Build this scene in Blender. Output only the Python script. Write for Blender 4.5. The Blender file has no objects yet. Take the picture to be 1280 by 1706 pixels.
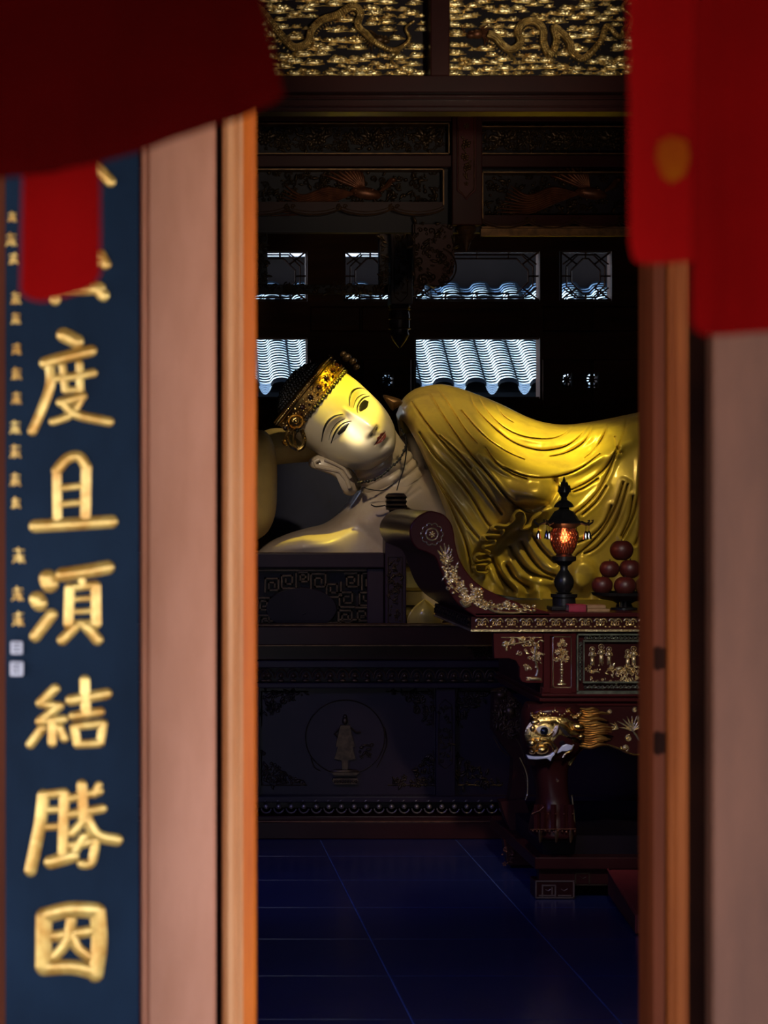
import bpy, bmesh, math, random
import numpy as np
from mathutils import Vector, Matrix
R = math.radians
PI = math.pi
SC = bpy.context.scene
COL = SC.collection
random.seed(7)

# ------------------------------------------------------------------ camera
F, VX, VY, H = 3806.0, 242.0, 825.0, 1.55      # focal length in pixels of the 1280x1706 frame, vanishing point, eye height
cam_d = bpy.data.cameras.new('camera')
cam = bpy.data.objects.new('camera', cam_d)
COL.objects.link(cam)
cam.location = (0, 0, H)
cam.rotation_euler = (R(90), 0, 0)
cam_d.sensor_fit = 'AUTO'
cam_d.sensor_width = 36
cam_d.lens = 36 * F / 1706
cam_d.shift_x = (640 - VX) / 1706
cam_d.shift_y = -(853 - VY) / 1706
cam_d.clip_end = 120
cam_d.dof.use_dof = True
cam_d.dof.focus_distance = 10.8
cam_d.dof.aperture_fstop = 6.2
SC.camera = cam

# ------------------------------------------------------------------ sky, sun, lamps, exposure
W = bpy.data.worlds.new('sky')
SC.world = W
W.use_nodes = True
nt = W.node_tree
for n in list(nt.nodes): nt.nodes.remove(n)
wo = nt.nodes.new('ShaderNodeOutputWorld')
bg = nt.nodes.new('ShaderNodeBackground')
tc = nt.nodes.new('ShaderNodeTexCoord')
sp = nt.nodes.new('ShaderNodeSeparateXYZ')
rp = nt.nodes.new('ShaderNodeValToRGB')
rp.color_ramp.elements[0].position = 0.0
rp.color_ramp.elements[0].color = (0.72, 0.76, 0.84, 1)
rp.color_ramp.elements[1].position = 0.7
rp.color_ramp.elements[1].color = (0.36, 0.50, 0.85, 1)
nt.links.new(tc.outputs['Generated'], sp.inputs[0])
nt.links.new(sp.outputs['Z'], rp.inputs[0])
nt.links.new(rp.outputs[0], bg.inputs['Color'])
bg.inputs['Strength'].default_value = 2.3
nt.links.new(bg.outputs[0], wo.inputs[0])

def lamp(name, kind, loc, target, energy, color, size=0.1, angle=40, blend=0.5):
    d = bpy.data.lights.new(name, kind)
    d.energy = energy
    d.color = color
    if kind == 'SPOT':
        d.spot_size = R(angle); d.spot_blend = blend; d.shadow_soft_size = size
    elif kind == 'SUN':
        d.angle = R(size)
    elif kind == 'POINT':
        d.shadow_soft_size = size
    o = bpy.data.objects.new(name, d)
    COL.objects.link(o)
    o.location = loc
    if target is not None:
        o.rotation_euler = (Vector(target) - Vector(loc)).to_track_quat('-Z', 'Y').to_euler()
    return o

def P(px, py, Y):
    return Vector(((px - VX) * Y / F, Y, H - (py - VY) * Y / F))

lamp('sun', 'SUN', (-8, 6, 20), (-8 + 0.45, 6 - 0.05, 20 - 1.0), 9.5, (1.0, 0.93, 0.82), size=0.6)
# unseen spotlights without fixtures above the shrine
lamp('waist_spotlight', 'SPOT', (2.15, 9.95, 3.3), P(910, 735, 10.7), 150, (1.0, 0.88, 0.10), 0.04, 26, 1.0)
lamp('robe_spotlight', 'SPOT', (1.3, 9.2, 3.3), P(740, 820, 10.5), 150, (1.0, 0.80, 0.42), 0.05, 62, 1.0)
lamp('hem_spotlight', 'SPOT', (2.3, 9.5, 2.9), P(920, 900, 10.4), 28, (1.0, 0.80, 0.22), 0.04, 32, 1.0)
lamp('forehead_spotlight', 'SPOT', (1.12, 9.75, 3.35), P(585, 645, 10.4), 105, (1.0, 0.79, 0.04), 0.02, 13, 0.4)
lamp('face_spotlight', 'SPOT', (0.6, 8.9, 2.6), P(596, 718, 10.4), 150, (1.0, 0.88, 0.62), 0.02, 5.4, 1.0)
lamp('chest_fill', 'SPOT', (0.3, 8.9, 2.7), P(560, 850, 10.4), 26, (1.0, 0.82, 0.58), 0.08, 34, 1.0)  # added fill for chest and pillow, no lamp of its own there
lamp('altar_fill', 'SPOT', (1.2, 5.2, 3.0), P(960, 1110, 8.8), 105, (1.0, 0.92, 0.80), 0.06, 26, 1.0)  # added fill to bring out the altar gilding
# two added cool fills, no fitting there, that tint floor and bed blue
lamp('floor_fill_cool', 'SPOT', (-0.9, 7.0, 2.2), (0.95, 9.7, 0.25), 60, (0.20, 0.25, 1.0), 0.3, 50, 1.0)
lamp('entrance_fill_cool', 'SPOT', (0.1, 5.4, 2.6), (1.15, 7.5, 0.0), 34, (0.20, 0.26, 1.0), 0.3, 66, 1.0)  # second added cool fill, for the nearer floor
lamp('canopy_fill', 'SPOT', (1.45, 5.2, 1.75), P(770, 300, 9.2), 26, (1.0, 0.72, 0.45), 0.08, 24, 1.0)  # added fill from below for the canopy reliefs, no fixture stands there
lamp('panel_fill', 'SPOT', (1.4, 4.9, 2.5), P(760, 30, 7.6), 42, (1.0, 0.90, 0.68), 0.05, 31, 1.0)  # added fill to brighten the dragon panels

SC.view_settings.view_transform = 'Standard'
SC.view_settings.look = 'None'
SC.view_settings.gamma = 1.0
SC.view_settings.use_curve_mapping = False
SC.view_settings.exposure = 1.2

# ------------------------------------------------------------------ helpers
def mat(name, c1, c2=None, rough=0.5, metal=0.0, scale=6.0, detail=4.0, bump=0.0, bscale=60.0, stretch=(1, 1, 1),
        spec=0.5, coat=0.0, lo=0.35, hi=0.65, emit=None, es=0.0, trans=0.0, rough2=None):
    m = bpy.data.materials.new(name)
    m.use_nodes = True
    t = m.node_tree
    b = t.nodes['Principled BSDF']
    b.inputs['Base Color'].default_value = (*c1, 1)
    b.inputs['Roughness'].default_value = rough
    b.inputs['Metallic'].default_value = metal
    b.inputs['Specular IOR Level'].default_value = spec
    b.inputs['Coat Weight'].default_value = coat
    if trans: b.inputs['Transmission Weight'].default_value = trans
    if emit:
        b.inputs['Emission Color'].default_value = (*emit, 1)
        b.inputs['Emission Strength'].default_value = es
    tcn = t.nodes.new('ShaderNodeTexCoord')
    mp = t.nodes.new('ShaderNodeMapping')
    mp.inputs['Scale'].default_value = stretch
    t.links.new(tcn.outputs['Object'], mp.inputs[0])
    if c2 is not None:
        n = t.nodes.new('ShaderNodeTexNoise')
        n.inputs['Scale'].default_value = scale
        n.inputs['Detail'].default_value = detail
        n.inputs['Roughness'].default_value = 0.6
        cr = t.nodes.new('ShaderNodeValToRGB')
        cr.color_ramp.elements[0].position = lo
        cr.color_ramp.elements[0].color = (*c1, 1)
        cr.color_ramp.elements[1].position = hi
        cr.color_ramp.elements[1].color = (*c2, 1)
        t.links.new(mp.outputs[0], n.inputs['Vector'])
        t.links.new(n.outputs[0], cr.inputs[0])
        t.links.new(cr.outputs[0], b.inputs['Base Color'])
        if rough2 is not None:
            mr = t.nodes.new('ShaderNodeMapRange')
            mr.inputs['From Min'].default_value = lo; mr.inputs['From Max'].default_value = hi
            mr.inputs['To Min'].default_value = rough; mr.inputs['To Max'].default_value = rough2
            t.links.new(n.outputs[0], mr.inputs['Value'])
            t.links.new(mr.outputs[0], b.inputs['Roughness'])
    if bump:
        n2 = t.nodes.new('ShaderNodeTexNoise')
        n2.inputs['Scale'].default_value = bscale
        n2.inputs['Detail'].default_value = 3
        bp = t.nodes.new('ShaderNodeBump')
        bp.inputs['Strength'].default_value = bump
        bp.inputs['Distance'].default_value = 0.01
        t.links.new(mp.outputs[0], n2.inputs['Vector'])
        t.links.new(n2.outputs[0], bp.inputs['Height'])
        t.links.new(bp.outputs[0], b.inputs['Normal'])
    return m

M = {}
M['lacquer'] = mat('dark_lacquer', (0.024, 0.005, 0.005), (0.038, 0.008, 0.007), rough=0.32, scale=3, spec=0.12)
M['lacquer_black'] = mat('black_lacquer', (0.007, 0.004, 0.006), (0.014, 0.008, 0.012), rough=0.4, scale=3, spec=0.12)
M['lacquer_red'] = mat('maroon_lacquer', (0.042, 0.006, 0.006), (0.062, 0.009, 0.008), rough=0.28, scale=3, spec=0.18)
M['lacquer_bed'] = mat('purple_lacquer', (0.018, 0.010, 0.016), (0.030, 0.014, 0.020), rough=0.36, scale=2, spec=0.15)
M['gold'] = mat('gold_leaf', (0.95, 0.66, 0.24), (0.55, 0.32, 0.09), rough=0.27, metal=1.0, scale=40, bump=0.25, bscale=120)
M['gold_pale'] = mat('pale_gold_leaf', (0.98, 0.80, 0.45), (0.62, 0.42, 0.16), rough=0.26, metal=0.86, scale=30, bump=0.3, bscale=120)
M['dragon_gold'] = mat('dragon_gilding', (0.74, 0.52, 0.20), (0.30, 0.18, 0.06), rough=0.3, metal=0.9, scale=60, bump=0.3, bscale=200)
M['bronze'] = mat('dull_gilding', (0.16, 0.08, 0.03), (0.07, 0.035, 0.015), rough=0.45, metal=0.7, scale=30)
M['bronze_dark'] = mat('blackened_gilding', (0.085, 0.05, 0.026), (0.035, 0.02, 0.012), rough=0.42, metal=0.7, scale=30)
M['bronze_red'] = mat('worn_red_gilding', (0.20, 0.07, 0.03), (0.09, 0.03, 0.015), rough=0.45, metal=0.6, scale=30)
M['robe'] = mat('gold_paint', (0.60, 0.43, 0.08), (0.27, 0.17, 0.065), rough=0.30, rough2=0.42, metal=0.25, scale=3.2, detail=6, bump=0.12, bscale=22, lo=0.46, hi=0.74, coat=0.25)
M['skin'] = mat('statue_skin', (0.52, 0.42, 0.31), (0.36, 0.25, 0.17), rough=0.34, scale=3.0, detail=6, bump=0.10, bscale=25, lo=0.48, hi=0.72, coat=0.2)
M['face'] = mat('face_paint', (0.74, 0.64, 0.46), (0.66, 0.55, 0.38), rough=0.30, scale=4.0, lo=0.45, hi=0.7, coat=0.3)
M['ink'] = mat('black_paint', (0.012, 0.010, 0.010), rough=0.35)
M['eye_white'] = mat('eye_white', (0.62, 0.56, 0.44), rough=0.2, coat=0.5)
M['lip'] = mat('lip_red', (0.30, 0.055, 0.035), (0.22, 0.04, 0.03), rough=0.35, scale=20)
M['hair'] = mat('dark_hair_curls', (0.050, 0.036, 0.022), (0.020, 0.015, 0.010), rough=0.25, scale=40)
M['jewel'] = mat('dark_jewel', (0.05, 0.008, 0.008), (0.015, 0.010, 0.010), rough=0.12, scale=30, coat=0.6)
M['cream'] = mat('cream_fabric', (0.50, 0.36, 0.13), (0.42, 0.29, 0.10), rough=0.75, scale=8, bump=0.2, bscale=200)
M['navy'] = mat('navy_fill', (0.012, 0.015, 0.055), (0.009, 0.011, 0.040), rough=0.8, scale=6)  # colour of the added slab behind the head
M['iron'] = mat('black_iron', (0.010, 0.009, 0.010), (0.02, 0.018, 0.018), rough=0.32, scale=20, metal=0.3)
M['steel'] = mat('polished_metal', (0.70, 0.70, 0.70), rough=0.15, metal=1.0)
M['fruit'] = mat('dark_red_fruit', (0.085, 0.012, 0.009), (0.055, 0.011, 0.008), rough=0.42, scale=9, bump=0.05, bscale=150)
M['fruit2'] = mat('brownish_fruit', (0.12, 0.042, 0.014), (0.085, 0.02, 0.01), rough=0.45, scale=9, bump=0.05, bscale=150)
M['book_red'] = mat('crimson_cloth', (0.34, 0.012, 0.045), (0.26, 0.01, 0.03), rough=0.6, scale=40)
M['book_cream'] = mat('tan_paper', (0.36, 0.20, 0.09), (0.28, 0.15, 0.06), rough=0.7, scale=40)
M['paper'] = mat('page_edges', (0.55, 0.42, 0.26), (0.35, 0.25, 0.14), rough=0.8, scale=30, stretch=(1, 1, 30))
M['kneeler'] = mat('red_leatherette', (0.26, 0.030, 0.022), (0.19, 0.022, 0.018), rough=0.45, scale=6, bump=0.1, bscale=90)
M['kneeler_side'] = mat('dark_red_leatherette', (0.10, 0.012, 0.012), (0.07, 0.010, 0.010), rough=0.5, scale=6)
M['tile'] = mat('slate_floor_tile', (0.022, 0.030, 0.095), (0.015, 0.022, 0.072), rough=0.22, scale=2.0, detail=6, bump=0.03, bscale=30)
M['grout'] = mat('pale_grout', (0.16, 0.21, 0.36), (0.11, 0.15, 0.28), rough=0.7, spec=0.2, scale=10)
M['wall_dark'] = mat('dark_timber_wall', (0.085, 0.032, 0.013), (0.050, 0.020, 0.010), rough=0.55, scale=2, spec=0.12, stretch=(1, 1, 8))
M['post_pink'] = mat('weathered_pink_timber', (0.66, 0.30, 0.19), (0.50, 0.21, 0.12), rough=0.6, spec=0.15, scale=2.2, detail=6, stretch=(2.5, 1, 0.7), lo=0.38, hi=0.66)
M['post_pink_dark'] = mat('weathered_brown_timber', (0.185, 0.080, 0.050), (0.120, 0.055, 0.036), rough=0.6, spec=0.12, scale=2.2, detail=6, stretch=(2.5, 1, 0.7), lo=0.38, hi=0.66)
M['trim_orange'] = mat('varnished_orange_timber', (0.68, 0.155, 0.012), (0.52, 0.10, 0.008), rough=0.42, scale=4, detail=6, stretch=(6, 6, 0.5), spec=0.2)
M['trim_light'] = mat('pale_orange_timber', (0.70, 0.31, 0.12), (0.55, 0.20, 0.06), rough=0.45, scale=4, detail=6, stretch=(6, 6, 0.5))
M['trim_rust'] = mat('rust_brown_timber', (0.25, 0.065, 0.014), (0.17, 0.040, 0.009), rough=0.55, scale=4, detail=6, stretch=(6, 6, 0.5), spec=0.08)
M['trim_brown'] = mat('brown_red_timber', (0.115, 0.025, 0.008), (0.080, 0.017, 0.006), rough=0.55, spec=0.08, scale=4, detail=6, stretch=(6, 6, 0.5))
M['gap'] = mat('gap_timber', (0.022, 0.007, 0.004), (0.012, 0.004, 0.003), rough=0.8, scale=5, spec=0.03)
M['board'] = mat('navy_board', (0.008, 0.019, 0.040), (0.004, 0.010, 0.022), rough=0.55, spec=0.05, scale=3.5, detail=5, stretch=(1, 1, 0.6))
M['glyph'] = mat('gilded_glyph', (0.74, 0.50, 0.14), (0.46, 0.22, 0.03), rough=0.30, metal=0.55, scale=25, coat=0.3)
M['seal'] = mat('white_seal', (0.62, 0.60, 0.68), (0.50, 0.48, 0.55), rough=0.6, scale=80)
M['cloth_red'] = mat('red_cloth', (0.16, 0.002, 0.002), (0.13, 0.002, 0.002), rough=0.85, scale=4, spec=0.0)
M['cloth_deep'] = mat('wine_red_cloth', (0.085, 0.001, 0.001), (0.065, 0.001, 0.001), rough=0.85, scale=4, spec=0.0)
M['crown'] = mat('crown_gilding', (0.62, 0.36, 0.09), (0.22, 0.11, 0.03), rough=0.32, metal=0.95, scale=45, bump=0.3, bscale=150)
M['cloth_dark'] = mat('deep_red_cloth', (0.030, 0.0006, 0.0006), (0.020, 0.0005, 0.0005), rough=0.85, scale=4, spec=0.0)
M['print_gold'] = mat('faded_gold_print', (0.17, 0.035, 0.002), (0.14, 0.018, 0.002), rough=0.9, spec=0.0, scale=20)
M['roof_tile'] = mat('pale_glazed_tile', (0.47, 0.64, 0.72), (0.30, 0.46, 0.57), rough=0.35, scale=6)
M['roof_shade'] = mat('dark_roof_shade', (0.006, 0.008, 0.010), rough=0.9, spec=0.0)  # dark colour standing for shade under the tile edges; also on deck and wall
M['outer_wall'] = mat('grey_render', (0.0065, 0.0050, 0.0045), (0.0050, 0.0040, 0.0036), rough=0.9, scale=2, spec=0.0)
M['outer_white'] = mat('white_render', (0.8, 0.8, 0.8), rough=0.7)
M['yard'] = mat('dark_yard_paving', (0.05, 0.05, 0.05), (0.035, 0.035, 0.035), rough=0.9, scale=2, spec=0.0)
M['plaster'] = mat('porch_paving', (0.48, 0.43, 0.36), (0.40, 0.36, 0.30), rough=0.8, scale=2)
M['glass_glow'] = mat('amber_glass', (0.55, 0.14, 0.09), (0.45, 0.09, 0.06), rough=0.22, scale=30, trans=0.85)
M['flame'] = mat('lamp_flame', (1, 0.4, 0.1), emit=(1.0, 0.30, 0.10), es=5.0)

ORG = {}

class MB:
    """collects shapes in world coordinates, then links them as ONE mesh object"""
    def __init__(s): s.v = []; s.f = []; s.mi = []
    def add(s, vs, fs, mi=0):
        o = len(s.v)
        s.v.extend([tuple(p) for p in vs])
        s.f.extend([tuple(i + o for i in f) for f in fs])
        s.mi.extend([mi] * len(fs))
    def box(s, x0, x1, y0, y1, z0, z1, mi=0):
        if x0 > x1: x0, x1 = x1, x0
        if y0 > y1: y0, y1 = y1, y0
        if z0 > z1: z0, z1 = z1, z0
        vs = [(x0, y0, z0), (x1, y0, z0), (x1, y1, z0), (x0, y1, z0), (x0, y0, z1), (x1, y0, z1), (x1, y1, z1), (x0, y1, z1)]
        s.add(vs, [(0, 3, 2, 1), (4, 5, 6, 7), (0, 1, 5, 4), (1, 2, 6, 5), (2, 3, 7, 6), (3, 0, 4, 7)], mi)
    def prism(s, poly, y0, y1, mi=0):
        """poly = (x, z) list, extruded from y0 (front) to y1"""
        n = len(poly)
        vs = [(x, y0, z) for x, z in poly] + [(x, y1, z) for x, z in poly]
        fs = [tuple(range(n)), tuple(range(2 * n - 1, n - 1, -1))]
        fs += [(i, (i + 1) % n, n + (i + 1) % n, n + i) for i in range(n)]
        s.add(vs, fs, mi)
    def grid(s, rows, closed_u=False, closed_v=False, mi=0):
        nr, nc = len(rows), len(rows[0])
        vs = [p for r in rows for p in r]
        fs = []
        for i in range(nr if closed_v else nr - 1):
            for j in range(nc if closed_u else nc - 1):
                a = i * nc + j; b = i * nc + (j + 1) % nc
                c = ((i + 1) % nr) * nc + (j + 1) % nc; d = ((i + 1) % nr) * nc + j
                fs.append((a, b, c, d))
        s.add(vs, fs, mi)
    def tube(s, pts, rad, n=6, closed=False, flat=1.0, caps=True):
        pts = [Vector(p) for p in pts]
        m = len(pts)
        rads = rad if isinstance(rad, (list, tuple)) else [rad] * m
        rows = []
        ref = None
        for i, p in enumerate(pts):
            if closed: t = pts[(i + 1) % m] - pts[i - 1]
            else: t = pts[min(i + 1, m - 1)] - pts[max(i - 1, 0)]
            if t.length < 1e-9: t = Vector((0, 0, 1))
            t.normalize()
            if ref is None:
                ref = Vector((0, -1, 0))
                if abs(t.dot(ref)) > 0.9: ref = Vector((1, 0, 0))
            u = ref - t * ref.dot(t)
            if u.length < 1e-6: u = t.orthogonal()
            u.normalize(); ref = u
            w = t.cross(u)
            rows.append([p + (u * math.cos(2 * PI * k / n) * flat + w * math.sin(2 * PI * k / n)) * rads[i] for k in range(n)])
        s.grid(rows, closed_u=True, closed_v=closed)
        if caps and not closed:
            o = len(s.v) - m * n
            s.f.append(tuple(range(o, o + n))); s.mi.append(0)
            s.f.append(tuple(range(o + (m - 1) * n, o + m * n))); s.mi.append(0)
    def lathe(s, c, prof, n=20, rot=0.0, caps=True):
        rows = [[(c[0] + r * math.cos(rot + 2 * PI * k / n), c[1] + r * math.sin(rot + 2 * PI * k / n), c[2] + z) for k in range(n)] for r, z in prof]
        s.grid(rows, closed_u=True)
        if caps:
            o = len(s.v) - len(prof) * n
            s.f.append(tuple(range(o, o + n))); s.mi.append(0)
            s.f.append(tuple(range(len(s.v) - n, len(s.v)))); s.mi.append(0)
    def ball(s, c, r, n=8, m=6, M3=None):
        if not isinstance(r, (list, tuple)): r = (r, r, r)
        c = Vector(c)
        def q(x, y, z):
            v = Vector((x * r[0], y * r[1], z * r[2]))
            return c + (M3 @ v if M3 else v)
        vs = [q(0, 0, -1)]
        for i in range(1, m):
            a = -PI / 2 + PI * i / m
            vs += [q(math.cos(a) * math.cos(2 * PI * k / n), math.cos(a) * math.sin(2 * PI * k / n), math.sin(a)) for k in range(n)]
        vs.append(q(0, 0, 1))
        fs = [(0, 1 + (k + 1) % n, 1 + k) for k in range(n)]
        for i in range(m - 2):
            for k in range(n):
                a = 1 + i * n + k; b = 1 + i * n + (k + 1) % n
                fs.append((a, b, b + n, a + n))
        top = len(vs) - 1; o = 1 + (m - 2) * n
        fs += [(o + k, o + (k + 1) % n, top) for k in range(n)]
        s.add(vs, fs)
    def build(s, name, m, parent=None, smooth=True, bev=0.0, sub=0, angle=40):
        me = bpy.data.meshes.new(name)
        org = Vector((0, 0, 0))
        if parent is not None:
            org = ORG[parent.name]
        V = np.array(s.v, dtype=np.float64).reshape(-1, 3)
        if parent is None and len(V):
            lo = V.min(0); hi = V.max(0)
            org = Vector(((lo[0] + hi[0]) / 2, (lo[1] + hi[1]) / 2, lo[2]))
        me.from_pydata([tuple(p) for p in (V - np.array(org))], [], s.f)
        ms = m if isinstance(m, (list, tuple)) else [m]
        for q in ms: me.materials.append(q)
        if any(s.mi): me.polygons.foreach_set('material_index', s.mi)
        b = bmesh.new(); b.from_mesh(me)
        bmesh.ops.recalc_face_normals(b, faces=b.faces)
        b.to_mesh(me); b.free()
        if smooth:
            me.polygons.foreach_set('use_smooth', [True] * len(me.polygons))
            try: me.set_sharp_from_angle(angle=R(angle))
            except Exception: pass
        me.update()
        o = bpy.data.objects.new(name, me)
        COL.objects.link(o)
        if parent is not None: o.parent = parent
        else: o.location = org
        ORG[o.name] = org
        if bev:
            md = o.modifiers.new('bevel', 'BEVEL'); md.width = bev; md.segments = 2; md.limit_method = 'ANGLE'
        if sub:
            md = o.modifiers.new('sub', 'SUBSURF'); md.levels = sub; md.render_levels = sub
        return o

def empty(name, loc):
    o = bpy.data.objects.new(name, None)
    COL.objects.link(o); o.location = loc
    o.empty_display_size = 0.1
    ORG[o.name] = Vector(loc)
    return o
def tag(o, label=None, cat=None, group=None, kind=None):
    if label: o['label'] = label
    if cat: o['category'] = cat
    if group: o['group'] = group
    if kind: o['kind'] = kind
    return o
def thing(name, loc, label, cat, group=None):
    return tag(empty(name, loc), label, cat, group)
def struct(o): o['kind'] = 'structure'; return o
def part_copy(src, name, parent, delta):
    """another object sharing src's mesh, moved by delta"""
    o = src.copy(); o.name = name
    COL.objects.link(o); o.parent = parent
    o.location = Vector(src.location) + Vector(delta)
    ORG[o.name] = ORG[parent.name]
    return o

def smooth_path(pts, n=6, closed=False):
    """Catmull-Rom through 2-D or 3-D points"""
    pts = [Vector(p) for p in pts]
    out = []; m = len(pts)
    rng = range(m if closed else m - 1)
    for i in rng:
        if closed: p0, p1, p2, p3 = pts[i - 1], pts[i], pts[(i + 1) % m], pts[(i + 2) % m]
        else: p0, p1, p2, p3 = pts[max(i - 1, 0)], pts[i], pts[i + 1], pts[min(i + 2, m - 1)]
        for k in range(n):
            t = k / n
            out.append(0.5 * ((2 * p1) + (p2 - p0) * t + (2 * p0 - 5 * p1 + 4 * p2 - p3) * t * t + (3 * p1 - p0 - 3 * p2 + p3) * t ** 3))
    if not closed: out.append(pts[-1])
    return out

class RL(MB):
    """carved relief on the upright plane at distance Y; sizes in that plane's own units u (F/Y of them to the metre)"""
    def __init__(s, Y): super().__init__(); s.Y = Y; s.k = Y / F
    def x(s, px): return (px - VX) * s.k
    def z(s, py): return H - (py - VY) * s.k
    def rbox(s, x0, x1, y0, y1, d0, d1):
        """d0 = metres in front of the plane (towards the door), d1 = behind"""
        s.box(s.x(x0), s.x(x1), s.Y - d0, s.Y + d1, s.z(y1), s.z(y0))
    def rprism(s, pts, d0, d1):
        s.prism([(s.x(a), s.z(b)) for a, b in pts], s.Y - d0, s.Y + d1)
    def dome(s, px, py, rx, ry, h, rot=0.0, n=10, lift=0.0, point=0.0):
        k = s.k; ca, sa = math.cos(rot), math.sin(rot)
        cx, cz = s.x(px), s.z(py)
        vs = []
        for e in (0.0, 0.55, 1.05):
            rr = math.cos(e); hh = math.sin(e)
            for i in range(n):
                a = 2 * PI * i / n
                lx = math.cos(a) * rx * rr
                lz = math.sin(a) * ry * rr * (abs(math.sin(a)) ** point if point else 1)
                vs.append((cx + (lx * ca - lz * sa) * k, s.Y - lift * k - hh * h * k, cz + (lx * sa + lz * ca) * k))
        vs.append((cx, s.Y - (lift + h) * k, cz))
        fs = [(r * n + i, r * n + (i + 1) % n, (r + 1) * n + (i + 1) % n, (r + 1) * n + i) for r in range(2) for i in range(n)]
        fs += [(2 * n + i, 2 * n + (i + 1) % n, 3 * n) for i in range(n)]
        s.add(vs, fs)
    def leaf(s, px, py, L, w, h, rot, lift=0.0):
        """leaf whose stalk end is at px, py; rot 0 = to the right, counter-clockwise"""
        s.dome(px + math.cos(rot) * L / 2, py - math.sin(rot) * L / 2, L / 2, w / 2, h, rot, n=8, lift=lift, point=0.8)
    def line(s, pts, r, h=None, n=5, smooth=0, closed=False, taper=False):
        if smooth: pts = [(p[0], p[1]) for p in smooth_path([(a, b, 0) for a, b in pts], smooth, closed)]
        h = r if h is None else h
        Q = [(s.x(a), s.Y - h * s.k * 0.5, s.z(b)) for a, b in pts]
        m = len(Q)
        rad = [r * s.k * (math.sin(PI * (0.12 + 0.8 * i / max(m - 1, 1))) if taper else 1) for i in range(m)]
        s.tube(Q, rad, n=n, closed=closed)
    def curl(s, px, py, r, turns=1.3, rot=0.0, w=None, sign=1):
        w = w or r * 0.22
        pts = []
        for i in range(11):
            t = i / 10
            a = rot + sign * t * turns * 2 * PI
            rr = r * (1 - 0.8 * t)
            pts.append((px + math.cos(a) * rr, py - math.sin(a) * rr))
        s.line(pts, w, n=4)
    def flower(s, px, py, r, n=6, h=None):
        h = h or r * 0.5
        for i in range(n):
            a = 2 * PI * i / n + 0.3
            s.dome(px + math.cos(a) * r * 0.62, py - math.sin(a) * r * 0.62, r * 0.42, r * 0.34, h, a, n=7)
        s.dome(px, py, r * 0.3, r * 0.3, h * 1.4, n=7)
    def flora(s, poly, count, size, seed=1):
        """leaves, curls, buds and blossoms scattered inside a polygon"""
        rg = random.Random(seed)
        xs = [p[0] for p in poly]; ys = [p[1] for p in poly]
        c = 0; tries = 0
        while c < count and tries < count * 30:
            tries += 1
            a = rg.uniform(min(xs), max(xs)); b = rg.uniform(min(ys), max(ys))
            if not inside(a, b, poly): continue
            c += 1
            q = rg.random(); z = size * rg.uniform(0.6, 1.3)
            if q < 0.40: s.leaf(a, b, z * 1.8, z * 0.7, z * 0.5, rg.uniform(0, 2 * PI), lift=rg.uniform(0, z * 0.3))
            elif q < 0.62: s.curl(a, b, z * 0.8, 1.2, rg.uniform(0, 6), sign=rg.choice((-1, 1)))
            elif q < 0.85: s.dome(a, b, z * 0.45, z * 0.4, z * 0.5, rg.uniform(0, 3), n=7)
            else: s.flower(a, b, z * 0.8, 5)

def inside(x, y, poly):
    r = False; n = len(poly); j = n - 1
    for i in range(n):
        xi, yi = poly[i]; xj, yj = poly[j]
        if (yi > y) != (yj > y) and x < (xj - xi) * (y - yi) / (yj - yi) + xi: r = not r
        j = i
    return r
def rect(x0, x1, y0, y1): return [(x0, y0), (x1, y0), (x1, y1), (x0, y1)]
def circle(cx, cy, rx, ry=None, n=24, a0=0, a1=2 * PI):
    ry = rx if ry is None else ry
    return [(cx + rx * math.cos(a0 + (a1 - a0) * i / n), cy - ry * math.sin(a0 + (a1 - a0) * i / n)) for i in range(n)]

# ================================================================== the setting
XL, XR = -2.2, 5.2          # side walls of the hall
YB = 13.5                   # back wall
# floor slab with tiles laid on it
b = MB(); b.box(XL - 0.2, XR + 0.2, 4.25, YB + 0.2, -0.12, -0.004)
floor = struct(b.build('floor', M['grout'], smooth=False))
tp = 0.611
x0t = 0.788 - 4 * tp; y0t = 6.754 - 4 * tp
proto = None
for i in range(11):
    for j in range(15):
        xa = x0t + i * tp; ya = y0t + j * tp
        if ya + tp > YB + 0.1: continue
        if proto is None:
            b = MB(); g = 0.0022; e = 0.0008
            z0, z1 = -0.006, 0.0
            xs = (xa + g, xa + tp - g); ys = (ya + g, ya + tp - g)
            vs = [(xs[0], ys[0], z0), (xs[1], ys[0], z0), (xs[1], ys[1], z0), (xs[0], ys[1], z0),
                  (xs[0] + e, ys[0] + e, z1), (xs[1] - e, ys[0] + e, z1), (xs[1] - e, ys[1] - e, z1), (xs[0] + e, ys[1] - e, z1)]
            b.add(vs, [(4, 5, 6, 7), (0, 1, 5, 4), (1, 2, 6, 5), (2, 3, 7, 6), (3, 0, 4, 7)])
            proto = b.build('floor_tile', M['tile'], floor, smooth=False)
        else:
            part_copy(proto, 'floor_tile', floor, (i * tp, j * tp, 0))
b = MB(); b.box(-7, 10, -14, 4.25, -0.16, -0.02)
struct(b.build('floor_porch', M['plaster'], smooth=False))
b = MB(); b.box(XL - 0.15, XL, 4.1, YB, 0, 4.3); struct(b.build('wall_left', M['wall_dark'], smooth=False))
b = MB(); b.box(XR, XR + 0.15, 4.1, YB, 0, 4.3); struct(b.build('wall_right', M['wall_dark'], smooth=False))
b = MB(); b.box(XL - 0.4, XR + 0.4, 3.4, YB + 1.2, 4.3, 4.45); struct(b.build('ceiling', M['wall_dark'], smooth=False))
b = MB(); b.box(-5, 8, -0.9, 4.1, 2.72, 2.86); struct(b.build('ceiling_porch', M['wall_dark'], smooth=False))
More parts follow.
